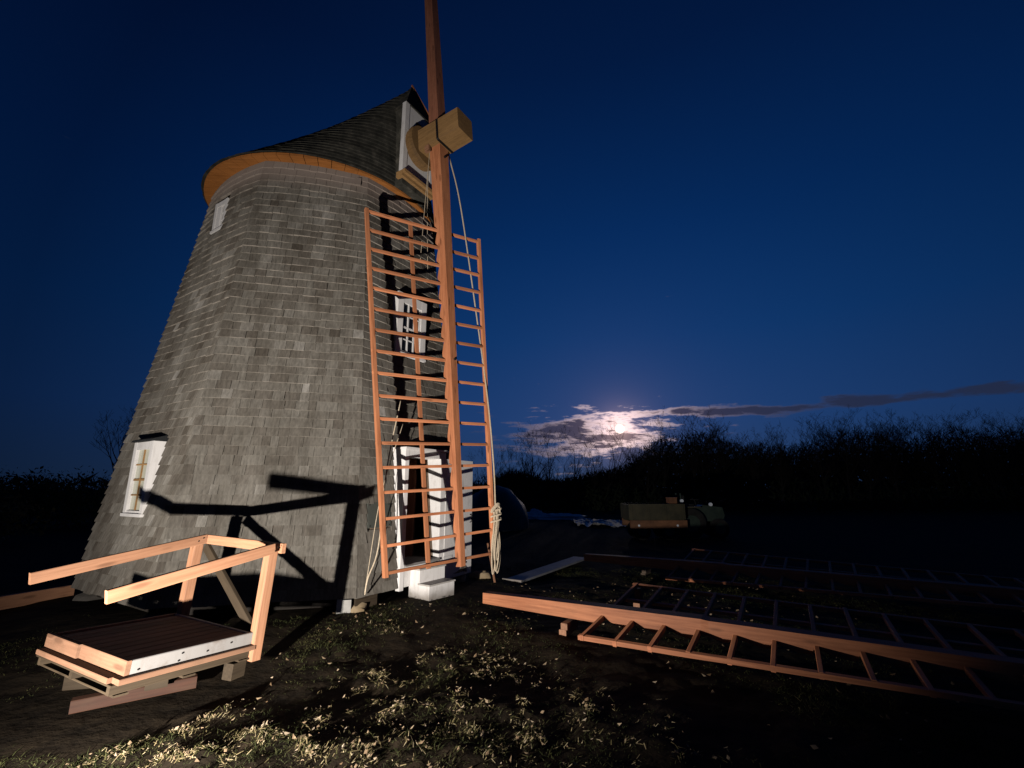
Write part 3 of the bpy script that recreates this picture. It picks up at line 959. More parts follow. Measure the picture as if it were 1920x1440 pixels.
# ------------------------------------------------------------------ steps, stones
n2, e2 = face_axes(2)
sb = V((-1.195, 7.13, 0.095))
st = thing('doorstep', 'white painted two tread wooden steps below the doorway', 'steps', sb)
ex = V((0.576, 0.817, 0)); ey = V((-0.848, 0.530, 0)); ey = V((-ex.y, ex.x, 0))
Ms = frame_matrix(sb + ey * 0, ex, ey, UP)
wS = 0.53


def sbox(name, x0, x1, y0, y1, z0, z1, m):
    mb = MB(); mb.box(x0, x1, y0, y1, z0, z1); return link(name, mb.mesh(name, m), Ms, st)


sbox('riser', 0.0, wS, 0.0, 0.022, -0.05, 0.195, M_WHITE)
sbox('tread', -0.012, wS + 0.012, -0.015, 0.23, 0.197, 0.219, M_TREAD)
sbox('riser', 0.0, wS, 0.205, 0.227, 0.220, 0.395, M_WHITE)
sbox('tread', -0.012, wS + 0.012, 0.19, 0.44, 0.397, 0.419, M_TREAD)
for x0 in (0.002, wS - 0.022):
    mb = MB()
    mb.prism([(0.023, -0.05), (0.43, -0.05), (0.43, 0.395), (0.228, 0.395), (0.228, 0.196), (0.023, 0.196)], x0, x0 + 0.02, lambda a, b, c: (c, a, b))
    link('side_panel', mb.mesh('side_panel', M_WHITE), Ms, st)


def stone(name, c, r, m, seed, label, cat='stone', flat=0.75):
    mb = MB(); rs = random.Random(seed)
    nu, nv = 12, 8
    for j in range(nv + 1):
        for i in range(nu):
            th_ = math.pi * j / nv; ph = 2 * math.pi * i / nu
            q = V((math.sin(th_) * math.cos(ph), math.sin(th_) * math.sin(ph), math.cos(th_)))
            f = 1 + 0.35 * noise.noise(q * 1.7 + V((seed, 0, 0))) + 0.1 * noise.noise(q * 5 + V((seed, 0, 0)))
            mx = max(abs(q.x), abs(q.y), abs(q.z)) ; f *= (1 / mx) ** 0.5
            mb.v.append((q.x * r[0] * f, q.y * r[1] * f, q.z * r[2] * f))
    for j in range(nv):
        for i in range(nu):
            l = (i + 1) % nu
            mb.f.append((j * nu + i, (j + 1) * nu + i, (j + 1) * nu + l, j * nu + l)); mb.t.append(.5)
    o = link(name, mb.mesh(name, m, True), Matrix.Translation(V(c)))
    return tag(o, label, cat)


cC = V((MC.x + (RB - 0.16) * math.cos(PHI + math.pi / 2), MC.y + (RB - 0.16) * math.sin(PHI + math.pi / 2), 0.05))
stone('foundation_stone', cC, (0.22, 0.20, 0.13), M_STONE, 3, 'foundation stone under the near corner of the mill')
cD = V((MC.x + (RB - 0.05) * math.cos(PHI + 3 * math.pi / 4), MC.y + (RB - 0.05) * math.sin(PHI + 3 * math.pi / 4), 0.06))
stone('foundation_stone', V((-0.58, 9.0, 0.07)), (0.20, 0.17, 0.12), M_STONE, 8, 'tan stone on the ground beyond the open door leaf')
stone('foundation_stone', cD + V((-0.15, 0.05, 0)), (0.2, 0.2, 0.16), M_STONE, 21, 'foundation stone under the mill corner behind the door leaf')
for kk in (0, 1, 4, 5, 6, 7):
    q = V((MC.x + (RB - 0.22) * math.cos(PHI + kk * math.pi / 4), MC.y + (RB - 0.22) * math.sin(PHI + kk * math.pi / 4), 0.05))
    tag(stone('foundation_stone', q, (0.2, 0.2, 0.12), M_DSTONE, 30 + kk, 'foundation stone in the shade under the mill sill'), group='shaded stones under the mill')
cb = fp(1, W0 - 0.14, 0.2, 0.0)
mb = MB(); mb.box(-0.09, 0.09, -0.09, 0.035, -0.16, 0.06)
nn1, ee1 = face_axes(1)
tag(link('concrete_block', mb.mesh('concrete_block', simple('concrete', (0.30, 0.29, 0.27), (0.42, 0.41, 0.38), 9)), frame_matrix(cb, ee1, nn1, UP)), 'pale concrete block wedged under the mill corner', 'block')

# ------------------------------------------------------------------ wooden landing with handrails
u = V((-0.4480, -0.8925, 0.0518)).normalized()
v = V((-0.8923, 0.4509, 0.0263)); v = (v - u * v.dot(u)).normalized()
kz = v.cross(u); kz = kz if kz.z > 0 else -kz
ML = frame_matrix(PL_O, u, v, kz) if u.cross(v).dot(kz) > 0 else frame_matrix(PL_O, u, v, kz)
WU, WV, HR = 0.98, 1.193, 0.769


def lp(a, b, c): return PL_O + u * a + v * b + kz * c


land = thing('wooden_landing', 'new wood landing with handrails, one brace and white edge boards', 'landing', V((PL_O.x, PL_O.y, 0)))
nd = 9
for i in range(nd):
    b0 = 0.035 + (WV - 0.07) * i / nd; b1 = 0.035 + (WV - 0.07) * (i + 1) / nd
    beam('deck_plank', lp(0.035, (b0 + b1) / 2, -0.022), lp(WU - 0.035, (b0 + b1) / 2, -0.022), b1 - b0 - 0.006, 0.024, M_DECK, land, up=kz)
beam('edge_board', lp(0.0, 0.016, -0.049), lp(WU - 0.03, 0.016, -0.049), 0.032, 0.098, M_DWHITE, land, up=kz)
beam('edge_board', lp(0.016, 0.034, -0.049), lp(0.016, WV, -0.049), 0.032, 0.095, M_DWHITE, land, up=kz)
beam('edge_board', lp(0.0, WV - 0.016 + 0.034, -0.049), lp(WU - 0.03, WV + 0.018, -0.049), 0.032, 0.10, M_LUM, land, up=kz)
beam('edge_board', lp(WU - 0.012, 0.0, -0.049), lp(WU - 0.012, WV * 0.58, -0.049), 0.034, 0.102, M_LUMD, land, up=kz)
beam('edge_board', lp(WU + 0.008, WV * 0.58 + 0.003, -0.047), lp(WU + 0.008, WV + 0.05, -0.047), 0.034, 0.10, M_LUMD, land, up=kz)
beam('frame_board', lp(-0.01, 0.0, -0.117), lp(WU + 0.05, 0.0, -0.117), 0.10, 0.038, M_LUMD, land, up=kz)
beam('frame_board', lp(WU + 0.03, 0.053, -0.118), lp(WU + 0.03, WV + 0.02, -0.118), 0.10, 0.038, M_LUMD, land, up=kz)
beam('frame_board', lp(-0.01, WV - 0.02, -0.117), lp(WU - 0.03, WV - 0.02, -0.117), 0.10, 0.038, M_LUMD, land, up=kz)
# posts, rails, brace
beam('post', lp(-0.045, 0.0, -0.235), lp(-0.045, 0.0, HR), 0.088, 0.088, M_LUM, land, up=u, c=0.004)
beam('post', lp(-0.045, WV, -0.235), lp(-0.045, WV, HR - 0.10), 0.088, 0.088, M_LUM, land, up=u, c=0.004)
SLP = -0.2026
beam('hand_rail', lp(-0.02, -0.065, HR - 0.04), lp(1.2451, -0.065, HR - 0.04 + SLP * 1.2451), 0.040, 0.092, M_LUM, land, up=kz, c=0.004)
beam('hand_rail', lp(-0.09, WV - 0.065, HR - 0.04), lp(1.263, WV - 0.065, HR - 0.04 + SLP * 1.263), 0.040, 0.092, M_LUM, land, up=kz, c=0.004)
beam('hand_rail', lp(-0.11, -0.09, HR - 0.045), lp(-0.11, WV - 0.02, HR - 0.045), 0.040, 0.09, M_LUM, land, up=kz, c=0.004)
beam('brace', lp(-0.11, WV - 0.06, HR - 0.12), lp(-0.11, 0.16, -0.03), 0.040, 0.088, M_PAL, land, up=kz, c=0.004)
for (a_, b_, c_) in ((-0.045, -0.088, HR - 0.03), (-0.02, -0.088, HR - 0.06), (-0.045, WV - 0.088, HR - 0.03), (0.0, WV - 0.088, HR - 0.06),
                     (0.6, -0.002, -0.03), (0.62, -0.002, -0.08), (0.2, -0.002, -0.04), (0.9, -0.002, -0.07), (0.4, -0.002, -0.06)):
    q = lp(a_, b_, c_); mb = MB(); mb.tube([q, q - v * 0.004], 0.007, 8); mb.build('nail_head', M_IRON, land)
# pallet below and loose boards under that
pal = thing('pallet', 'worn grey wooden pallet under the landing', 'pallet', V((PL_O.x, PL_O.y, 0)))
for b in (0.03, WV / 2, WV - 0.05):
    mb = MB()
    Lp = WU + 0.10
    prof = [(0, -0.052), (0, 0.0), (Lp, 0.0), (Lp, -0.052), (Lp - 0.22, -0.052), (Lp - 0.25, -0.022), (Lp - 0.46, -0.022), (Lp - 0.49, -0.052), (0.44, -0.052), (0.41, -0.022), (0.22, -0.022), (0.19, -0.052)]
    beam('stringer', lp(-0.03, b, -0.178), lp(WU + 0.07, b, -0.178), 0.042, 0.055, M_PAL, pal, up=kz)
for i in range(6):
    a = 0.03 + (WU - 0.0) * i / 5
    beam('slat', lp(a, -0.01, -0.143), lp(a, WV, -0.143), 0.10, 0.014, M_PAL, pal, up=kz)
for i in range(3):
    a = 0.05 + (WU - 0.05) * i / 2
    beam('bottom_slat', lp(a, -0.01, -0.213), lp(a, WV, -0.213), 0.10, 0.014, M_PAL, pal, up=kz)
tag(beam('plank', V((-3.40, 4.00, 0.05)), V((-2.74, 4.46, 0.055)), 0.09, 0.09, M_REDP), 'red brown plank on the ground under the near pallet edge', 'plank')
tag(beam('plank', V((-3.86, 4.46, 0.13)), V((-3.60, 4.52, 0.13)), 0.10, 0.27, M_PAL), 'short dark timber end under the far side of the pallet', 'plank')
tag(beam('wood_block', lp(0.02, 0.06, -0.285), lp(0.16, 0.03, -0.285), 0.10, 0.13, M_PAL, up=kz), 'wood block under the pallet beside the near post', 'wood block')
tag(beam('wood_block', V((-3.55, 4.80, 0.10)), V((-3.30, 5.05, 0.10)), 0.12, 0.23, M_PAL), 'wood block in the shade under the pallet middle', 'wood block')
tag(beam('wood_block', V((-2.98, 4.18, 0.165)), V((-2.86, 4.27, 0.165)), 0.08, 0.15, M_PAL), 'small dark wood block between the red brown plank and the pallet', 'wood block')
tag(beam('timber', V((-7.35, 5.75, 0.16)), V((-6.68, 7.52, 0.17)), 0.16, 0.17, M_LUM, w1=0.06), 'brown timber with a tapered end lying beyond the landing', 'timber')
tag(beam('wood_block', V((-7.2, 6.6, 0.04)), V((-6.8, 6.5, 0.04)), 0.1, 0.10, M_OLD), 'dark bearer block under the tapered timber', 'wood block')

# ------------------------------------------------------------------ sails lying on the grass
def lying(P0, az_, tilt, label, z, t0=1.9649, wn=(0.80, 0.74)):
    dd = V((math.cos(az_), math.sin(az_), 0)); ss = V((-math.sin(az_), math.cos(az_), 0))
    r = thing('sail_frame', label, 'sail frame', P0, 'sail frames lying on the grass')
    o_ = V((P0[0], P0[1], z))
    nn = UP.copy()
    return r, make_sail(r, o_, nn, ss, dd, t0, 0.345, wn, (1.33, 1.25), tilt[0], tilt[1], 0.205, 0.14, 0.12, 1, heel=0.13, rh=0.042), dd, ss


S1, (l1, r1), d1, s1 = lying((-0.36, 6.68, 0), R(-30.5), (0.085, 0.02), 'orange timber sail frame lying on the grass nearer the landing', 0.25, 1.68, (0.69, 0.66))
S2, (l2, r2), d2, s2 = lying((1.57, 10.45, 0), R(-33.5), (0.12, 0.02), 'orange timber sail frame lying on the grass further from the landing', 0.24)
def bearer(p, dirv, ln, h, label, m=M_LUM, w_=0.09):
    p = V(p); g = gh(p.x, p.y) - 0.02
    q = thing('bearer_block', label, 'wood block', (p.x, p.y, g))
    hh = (h - g) / 2
    beam('block', V((p.x, p.y, g + hh / 2)) - dirv * ln / 2, V((p.x, p.y, g + hh / 2)) + dirv * ln / 2, w_, hh - 0.002, m, q)
    beam('block', V((p.x, p.y, g + hh * 1.5)) - dirv * ln / 2 + d1 * .02, V((p.x, p.y, g + hh * 1.5)) + dirv * ln / 2 + d1 * .015, w_ * 0.9, hh - 0.002, m, q)
bearer(V((-0.36, 6.68, 0)) + d1 * 1.22 - s1 * 0.03, s1, 0.34, 0.135, 'stacked wood blocks under the hub end of the nearer lying sail')
bearer(V((-0.36, 6.68, 0)) + d1 * 6.6, s1, 0.34, 0.165, 'stacked wood blocks under the tip of the nearer lying sail')
bearer(r1[0] + s1 * 0.02, s1, 0.16, r1[0].z - 0.035, 'stacked wood blocks under the rail end of the nearer lying sail')
bearer(V((1.57, 10.45, 0)) + d2 * 1.3, s2, 0.34, 0.125, 'stacked wood blocks under the hub end of the further lying sail', M_OLD)
bearer(V((1.57, 10.45, 0)) + d2 * 6.6, s2, 0.34, 0.155, 'stacked wood blocks under the tip of the further lying sail', M_OLD)
pk = thing('long_board', 'long weathered board with a white painted end beside the mill', 'board', (0.0, 8.8, 0))
beam('board', V((0.02, 8.84, 0.055)), V((1.62, 11.5, 0.075)), 0.36, 0.04, simple('bare_grey_board', (0.10, 0.10, 0.105), (0.17, 0.17, 0.18), 5, 0.5, 0.5), pk)
beam('end_cap', V((-0.17, 8.93, 0.05)), V((0.17, 8.73, 0.05)), 0.05, 0.075, M_WHITE, pk)

# ------------------------------------------------------------------ far yard: mound, snow, sheeting, trailer and tractor
def blob(name, c, r, m, seed, label, cat, amp=0.18, fr=1.5, nu=40, nv=14, smooth=True):
    mb = MB()
    for j in range(nv + 1):
        for i in range(nu):
            th_ = (math.pi / 2 + 0.25) * j / nv; ph = 2 * math.pi * i / nu
            q = V((math.sin(th_) * math.cos(ph), math.sin(th_) * math.sin(ph), math.cos(th_)))
            f = 1 + amp * noise.noise(q * fr + V((seed, 0, 0))) + amp * 0.4 * noise.noise(q * fr * 3.1 + V((seed, 3, 0)))
            mb.v.append((q.x * r[0] * f, q.y * r[1] * f, q.z * r[2] * f))
    for j in range(nv):
        for i in range(nu):
            l = (i + 1) % nu
            mb.f.append((j * nu + i, (j + 1) * nu + i, (j + 1) * nu + l, j * nu + l)); mb.t.append(.5)
    return tag(link(name, mb.mesh(name, m, smooth), Matrix.Translation(V(c))), label, cat)


blob('covered_pile', (-0.75, 21.0, 0.05), (1.45, 1.6, 1.72), M_TARP, 4, 'rounded pile under a dark cover behind the mill', 'pile', 0.10, 1.2)
blob('snow_patch', (2.6, 27.2, 0.0), (1.75, 0.7, 0.24), M_SNOW, 6, 'low patch of old snow in front of the wood', 'snow', 0.45, 2.2)
blob('snow_patch', (1.35, 27.5, 0.0), (0.6, 0.4, 0.42), M_SNOW, 9, 'small snow heap at the end of the snow patch', 'snow', 0.5, 2.5)
mb = MB(); NN = 34
for j in range(NN + 1):
    for i in range(NN + 1):
        x_ = 3.0 + 2.3 * i / NN; y_ = 21.2 + 3.0 * j / NN
        mb.v.append((x_, y_, 0.10 + 0.16 * noise.noise(V((x_ * 2.1, y_ * 1.3, 5))) + 0.10 * noise.noise(V((x_ * 5.5, y_ * 4, 1))) + 0.05 * noise.noise(V((x_ * 13, y_ * 9, 1)))))
for j in range(NN):
    for i in range(NN):
        a = j * (NN + 1) + i
        mb.f.append((a, a + 1, a + NN + 2, a + NN + 1)); mb.t.append(.5)
tag(mb.build('plastic_sheet', M_PLAST), 'crumpled glinting plastic sheet on the ground beside the trailer', 'plastic sheet')


def wheel(parent, c, r, wdt, axis):
    mb = MB(); q = V(c); a = V(axis)
    mb.tube([q - a * wdt / 2, q - a * wdt * .38, q + a * wdt * .38, q + a * wdt / 2], [r * .9, r, r, r * .9], 20)
    wo_ = mb.build('wheel', M_TYRE, parent)
    mb = MB(); mb.tube([q - a * (wdt / 2 + 0.01), q + a * (wdt / 2 + 0.01)], r * 0.55, 14); mb.build('rim', M_STEEL, wo_)


tr = thing('tipper_trailer', 'small olive sided tipper trailer with an orange lower frame', 'trailer', (4.75, 16.2, 0))
TX0, TX1, TY0, TY1 = 3.90, 5.78, 15.9, 17.1
def tb(name, x0, x1, y0, y1, z0, z1, m, par=tr):
    mb = MB(); mb.box(x0, x1, y0, y1, z0, z1); return mb.build(name, m, par)
tb('side_board', TX0, TX1, TY0, TY0 + 0.05, 0.66, 1.16, M_OLIVE)
tb('side_board', TX0, TX1, TY1 - 0.05, TY1, 0.66, 1.16, M_OLIVE)
tb('end_board', TX0 + .002, TX0 + 0.05, TY0 + .051, TY1 - .051, 0.66, 1.14, M_OLIVE)
tb('end_board', TX1 - 0.05, TX1 - .002, TY0 + .051, TY1 - .051, 0.66, 1.14, M_OLIVE)
tb('floor', TX0 + .05, TX1 - .05, TY0 + .05, TY1 - .05, 0.60, 0.68, M_OLIVE)
for i in range(4):
    x_ = TX0 + 0.06 + i * (TX1 - TX0 - 0.18) / 3
    tb('stake', x_, x_ + 0.06, TY0 - 0.025, TY0 - 0.001, 0.64, 1.13, M_OLIVE)
tb('lower_frame', TX0 + 0.03, TX1 + 0.03, TY0 - 0.03, TY0 + 0.08, 0.38, 0.635, M_RUST)
tb('lower_frame', TX0 + 0.03, TX1 + 0.03, TY1 - 0.08, TY1, 0.38, 0.635, M_RUST)
for x_ in (TX0 + 0.3, TX1 - 0.3):
    mb = MB(); mb.tube([(x_, TY0 - 0.05, 0.47), (x_, TY0 - 0.03, 0.47)], 0.035, 10); mb.build('reflector', M_REFL, tr)
for x_ in (4.35, 5.25):
    wheel(tr, (x_, TY0 + 0.2, 0.28), 0.29, 0.2, (0, 1, 0)); wheel(tr, (x_, TY1 - 0.2, 0.28), 0.29, 0.2, (0, 1, 0))
bx = thing('crate', 'small orange brown crate standing on the trailer load', 'crate', (5.45, 16.25, 0.69))
tb('box', 5.33, 5.60, 16.1, 16.4, 0.68, 1.34, M_RUST, bx); tb('lid', 5.32, 5.61, 16.09, 16.41, 1.341, 1.37, M_RUST, bx)
tk = thing('tractor', 'dark compact tractor parked next to the tipper trailer', 'tractor', (6.6, 17.0, 0))
mb = MB()
mb.prism([(6.0, 0.55), (7.35, 0.55), (7.42, 0.75), (7.36, 1.02), (6.7, 1.10), (6.45, 1.0), (6.0, 0.95)], 16.65, 17.15, lambda a, b, c: (a, c, b))
mb.build('body', M_STEEL, tk)
wheel(tk, (6.15, 16.5, 0.5), 0.5, 0.3, (0, 1, 0)); wheel(tk, (6.15, 17.3, 0.5), 0.5, 0.3, (0, 1, 0))
wheel(tk, (7.15, 16.55, 0.32), 0.32, 0.2, (0, 1, 0)); wheel(tk, (7.15, 17.25, 0.32), 0.32, 0.2, (0, 1, 0))
tb('fender', 5.85, 6.5, 16.38, 16.66, 1.01, 1.06, M_OLIVE, tk); tb('fender', 5.85, 6.5, 17.14, 17.42, 1.01, 1.06, M_OLIVE, tk)
tb('seat', 6.02, 6.4, 16.7, 17.1, 1.0, 1.12, M_TYRE, tk); tb('seat', 6.0, 6.07, 16.7, 17.1, 1.121, 1.42, M_TYRE, tk)
for y_ in (16.68, 17.12):
    mb = MB(); mb.tube([(5.95, y_, 0.9), (5.93, y_, 1.5)], 0.03, 6); mb.build('roll_bar', M_STEEL, tk)
for (x_, z_) in ((5.95, 1.24), (6.95, 1.12)):
    mb = MB(); mb.tube([(x_, 16.60, z_), (x_, 16.66, z_)], 0.06, 12); mb.build('work_lens', M_REFL, tk)
mb = MB(); mb.tube([(6.55, 16.9, 1.05), (6.5, 16.9, 1.28)], 0.02, 6); mb.tube([(6.5 + .14 * math.cos(q * .52), 16.9 + .16 * math.sin(q * .52), 1.28) for q in range(13)], 0.012, 5); mb.build('steering_wheel', M_TYRE, tk)

# ------------------------------------------------------------------ trees
def grow(seed, H, spread, sparse=1.0):
    rt = random.Random(seed); tr_, cr = MB(), MB()
    def branch(p, dv_, L, r, lev):
        nseg = 4 if lev < 2 else 3
        pts = [p]; rads = [r]; q = p; dd = dv_.copy()
        for i in range(nseg):
            dd = (dd + V((rt.uniform(-1, 1), rt.uniform(-1, 1), rt.uniform(-.3, .7))) * (0.10 + 0.05 * lev)).normalized()
            q = q + dd * L / nseg; pts.append(q); rads.append(max(r * (1 - (i + 1) / (nseg + 0.6)), 0.008))
        (tr_ if lev < 2 else cr).tube(pts, rads, 6 if lev == 0 else (4 if lev == 1 else 3), cap=False)
        if lev >= 4: return
        nb = {0: 9, 1: 6, 2: 5, 3: 4}[lev]
        nb = max(2, int(nb * sparse))
        for i in range(nb):
            t = rt.uniform(0.32 if lev == 0 else 0.2, 1.0)
            k_ = min(int(t * nseg), nseg - 1); f = t * nseg - k_
            bp = pts[k_].lerp(pts[k_ + 1], f)
            a = rt.uniform(0, 2 * math.pi)
            side = V((math.cos(a), math.sin(a), rt.uniform(0.1, 0.9))).normalized()
            nd_ = (dd * rt.uniform(0.4, 0.9) + side * spread).normalized()
            branch(bp, nd_, L * rt.uniform(0.34, 0.58), rads[k_] * 0.55, lev + 1)
    branch(V((0, 0, -0.2)), V((0, 0, 1)), H, H * 0.016 + 0.03, 0)
    return tr_.mesh('trunk', M_BARK, True), cr.mesh('crown', M_TWIG)


KINDS = [grow(1, 8.5, 0.9), grow(2, 9.5, 0.7), grow(3, 7.5, 1.0), grow(4, 10.0, 0.75, 0.8), grow(5, 8.0, 0.95), grow(6, 7.0, 0.6, 0.8)]
KH = [max(max(v_.co.z for v_ in m_.vertices) for m_ in kk_) for kk_ in KINDS]
TL = ['spreading bare tree in the dark wood beyond the yard', 'tall upright bare tree in the dark wood beyond the yard',
      'low wide bare tree in the dark wood beyond the yard', 'tall open bare tree in the dark wood beyond the yard',
      'rounded bare tree in the dark wood beyond the yard', 'slim narrow bare tree in the dark wood beyond the yard']


def tree(kind, x, y, sc, rz, label, group):
    r = thing('bare_tree', label, 'tree', (x, y, 0), group)
    Mt = Matrix.Translation(V((x, y, 0))) @ Matrix.Rotation(rz, 4, 'Z') @ Matrix.Scale(sc, 4)
    link('trunk', KINDS[kind][0], Mt, r); link('crown', KINDS[kind][1], Mt, r)


rt = random.Random(21)


def wood_top(px):
    """rough tree line of the photograph: picture x -> picture y"""
    pts = [(900, 885), (960, 862), (1060, 872), (1130, 862), (1180, 840), (1240, 800), (1330, 795), (1420, 815), (1480, 822), (1540, 795), (1600, 788), (1660, 802), (1720, 798), (1800, 792), (1960, 785), (2600, 770)]
    for (a, b), (c, e) in zip(pts, pts[1:]):
        if a <= px <= c: return b + (e - b) * (px - a) / (c - a)
    return pts[0][1] if px < pts[0][0] else pts[-1][1]


for i in range(66):
    px = 905 + (2060 - 905) * (i + rt.uniform(-0.3, 0.3)) / 66
    y = rt.choice((36, 40, 44, 49, 54)) * rt.uniform(0.96, 1.04)
    k_ = rt.randrange(6) if px > 1180 else rt.choice((1, 3, 5, 3))
    q = ray_at(px, wood_top(px) + rt.uniform(-34, 10) - (44 if px < 1180 else 0), y)
    hk = KH[k_] * 0.97
    tree(k_, q.x, y, q.z / hk, rt.uniform(0, 6.28), TL[k_], 'bare trees of the wood: kind %s' % TL[k_].split(' bare')[0])
# the thicket behind and between the trunks reads as one mass
tw = MB()
for i in range(70000):
    px = rt.uniform(880, 2300)
    y = rt.uniform(50, 66) if px > 1200 else rt.uniform(46, 60)
    top = ray_at(px, wood_top(px) + 26 + 14 * noise.noise(V((px * 0.012, 0, 3))), y)
    if px < 1180: top.z *= 0.92
    z_ = top.z * (rt.random() ** 0.65) * rt.uniform(0.8, 1.08)
    c = V((top.x, y, z_)); fz = z_ / max(top.z, 0.1); L = rt.uniform(0.35, 1.3); wv = rt.uniform(0.02, 0.08) + 0.50 * max(0, 0.8 - fz) * rt.random()
    dv2 = V((rt.uniform(-1, 1), rt.uniform(-1, 1), rt.uniform(-0.2, 1.4))).normalized()
    sd = V((rt.uniform(-1, 1), 0.2, rt.uniform(-.4, .4))).normalized() * wv
    tw.quad(c - sd, c + sd, c + dv2 * L)
o = tw.build('thicket', M_TWIG); tag(o, 'dense dark thicket behind the bare trees', 'thicket', kind='stuff')
us = MB()
for i in range(16000):
    px = rt.uniform(880, 2400); y = rt.uniform(33, 50)
    q = ray_at(px, 900, y); z_ = rt.random() ** 1.6 * 2.6 * (0.6 + 0.6 * noise.noise(V((q.x * 0.2, y * 0.2, 0)))) 
    c = V((q.x, y, max(0.0, z_))); L = rt.uniform(0.25, 0.8)
    dv2 = V((rt.uniform(-1, 1), rt.uniform(-1, 1), rt.uniform(0, 1.2))).normalized()
    sd = V((rt.uniform(-1, 1), 0.3, rt.uniform(-.5, .5))).normalized() * rt.uniform(0.03, 0.12)
    us.quad(c - sd, c + sd, c + dv2 * L)
o = us.build('undergrowth', M_EVER); tag(o, 'low dark undergrowth along the edge of the wood', 'undergrowth', kind='stuff')


# trees and bushes beyond the landing, on the other side of the mill
def bush(x, y, r, hgt, seed, label, m=M_EVER, nleaf=2600, lean=0):
    rb = random.Random(seed)
    root = thing('bush', label, 'bush', (x, y, 0))
    mb = MB()
    for i in range(7):
        a = rb.uniform(0, 6.28); mb.tube([(0, 0, -0.1), (math.cos(a) * r * .3, math.sin(a) * r * .3, hgt * .4), (math.cos(a) * r * .6, math.sin(a) * r * .6, hgt * .75)], [0.06, 0.04, 0.015], 5, cap=False)
    link('stem', mb.mesh('stem', M_BARK), Matrix.Translation(V((x, y, 0))), root)
    mb = MB(); cl = [(V((rb.uniform(-1, 1) * r * .7, rb.uniform(-1, 1) * r * .5, hgt * rb.uniform(0.25, 0.8))), rb.uniform(.3, .55) * r) for _ in range(12)]
    for i in range(nleaf):
        c, rr_ = rb.choice(cl)
        q = V((rb.gauss(0, 1), rb.gauss(0, 1), rb.gauss(0, .8))); q = c + q.normalized() * rr_ * rb.uniform(0.5, 1.05)
        if q.z < 0.03: continue
        a = V((rb.uniform(-1, 1), rb.uniform(-1, 1), rb.uniform(-1, 1))).normalized() * rb.uniform(0.05, 0.11); b = a.cross(V((rb.uniform(-1, 1), rb.uniform(-1, 1), rb.uniform(-1, 1)))) * 0.9
        mb.quad(q - a, q + b * .5, q + a, q - b * .5)
    link('foliage', mb.mesh('foliage', m), Matrix.Translation(V((x, y, 0))), root)


bush(-24.5, 22.5, 2.6, 2.3, 2, 'tall dark bush beyond the tapered timber at the field edge', nleaf=3500)
bush(-21.2, 21.0, 2.5, 2.0, 3, 'rounded dark bush next to the tall bush at the field edge', nleaf=3500)
bush(-18.3, 22.0, 2.4, 1.6, 4, 'low dark bush next to the bare pole-like trees', nleaf=3000)
bush(-15.6, 21.5, 2.3, 1.5, 5, 'low dark bush close behind the mill wall', nleaf=3000)
bush(-16.5, 15.0, 1.7, 1.45, 6, 'small pale leaved shrub in front of the dark bushes', m=simple('dry_leaf', (0.06, 0.05, 0.02), (0.14, 0.11, 0.05), 2), nleaf=1500)
tree(5, -20.0, 23.5, 0.62, 0.4, 'slim bare tree rising above the bushes beyond the landing', None)
tree(1, -18.7, 24.5, 0.44, 2.0, 'small upright bare tree rising above the bushes beyond the landing', None)
fl = MB()
for i in range(9000):
    a_ = rt.uniform(-75, -20); y = rt.uniform(34, 60); x_ = y * math.tan(R(a_)) * 0.7
    z_ = rt.random() ** 1.2 * 2.4
    c = V((x_, y, z_)); dv2 = V((rt.uniform(-1, 1), rt.uniform(-1, 1), rt.uniform(0, 1.2))).normalized()
    sd = V((rt.uniform(-1, 1), 0.3, rt.uniform(-.5, .5))).normalized() * rt.uniform(0.05, 0.2)
    fl.quad(c - sd, c + sd, c + dv2 * rt.uniform(0.4, 1.2))
o = fl.build('hedgerow', M_EVER); tag(o, 'far dark hedgerow along the field on the landing side', 'hedgerow', kind='stuff')

# ------------------------------------------------------------------ grass and leaf litter
gr = MB(); lf = MB(); rg = random.Random(99)
NOGO = [(-1.0, 8.1, 0.75), (-3.1, 4.4, 0.95), (-3.9, 9.06, 3.0)]


def blocked(x, y):
    return any(math.hypot(x - a, y - b) < r_ for a, b, r_ in NOGO)


def tuft(x, y, hmul, tn, nblade):
    z = gh(x, y)
    for _ in range(nblade):
        a = rg.uniform(0, 6.28); r0 = abs(rg.gauss(0, 0.035))
        p = V((x + r0 * math.cos(a), y + r0 * math.sin(a), z - 0.01))
        h = rg.uniform(0.018, 0.055) * hmul
        ln = V((rg.gauss(0, 1.1), rg.gauss(0, 1.1), 0)) * h
        sd = V((math.cos(a + 1.57), math.sin(a + 1.57), 0)) * rg.uniform(0.0016, 0.0034)
        md = p + ln * 0.4 + UP * h * 0.5
        t = min(1, max(0, rg.gauss(tn, 0.2)))
        gr.quad(p - sd, p + sd, md + sd * .7, md - sd * .7, tone=t)
        gr.quad(md - sd * .7, md + sd * .7, p + ln + UP * h * 0.6, tone=t)


def leafp(x, y, t, sz=1.0):
    z = gh(x, y) + rg.uniform(0.0, 0.03)
    a = rg.uniform(0, 6.28); L = rg.uniform(0.010, 0.030) * sz; wd_ = L * rg.uniform(0.45, 0.8)
    tx = V((math.cos(a), math.sin(a), rg.uniform(-.7, .7))).normalized(); ty = tx.cross(V((rg.uniform(-.5, .5), rg.uniform(-.5, .5), 1))).normalized()
    p = V((x, y, z + 0.01)); up_ = tx.cross(ty) * L * rg.uniform(0.1, 0.5)
    lf.quad(p - tx * L, p - ty * wd_ + up_, p + tx * L, tone=t); lf.quad(p - tx * L, p + tx * L, p + ty * wd_ + up_, tone=t)


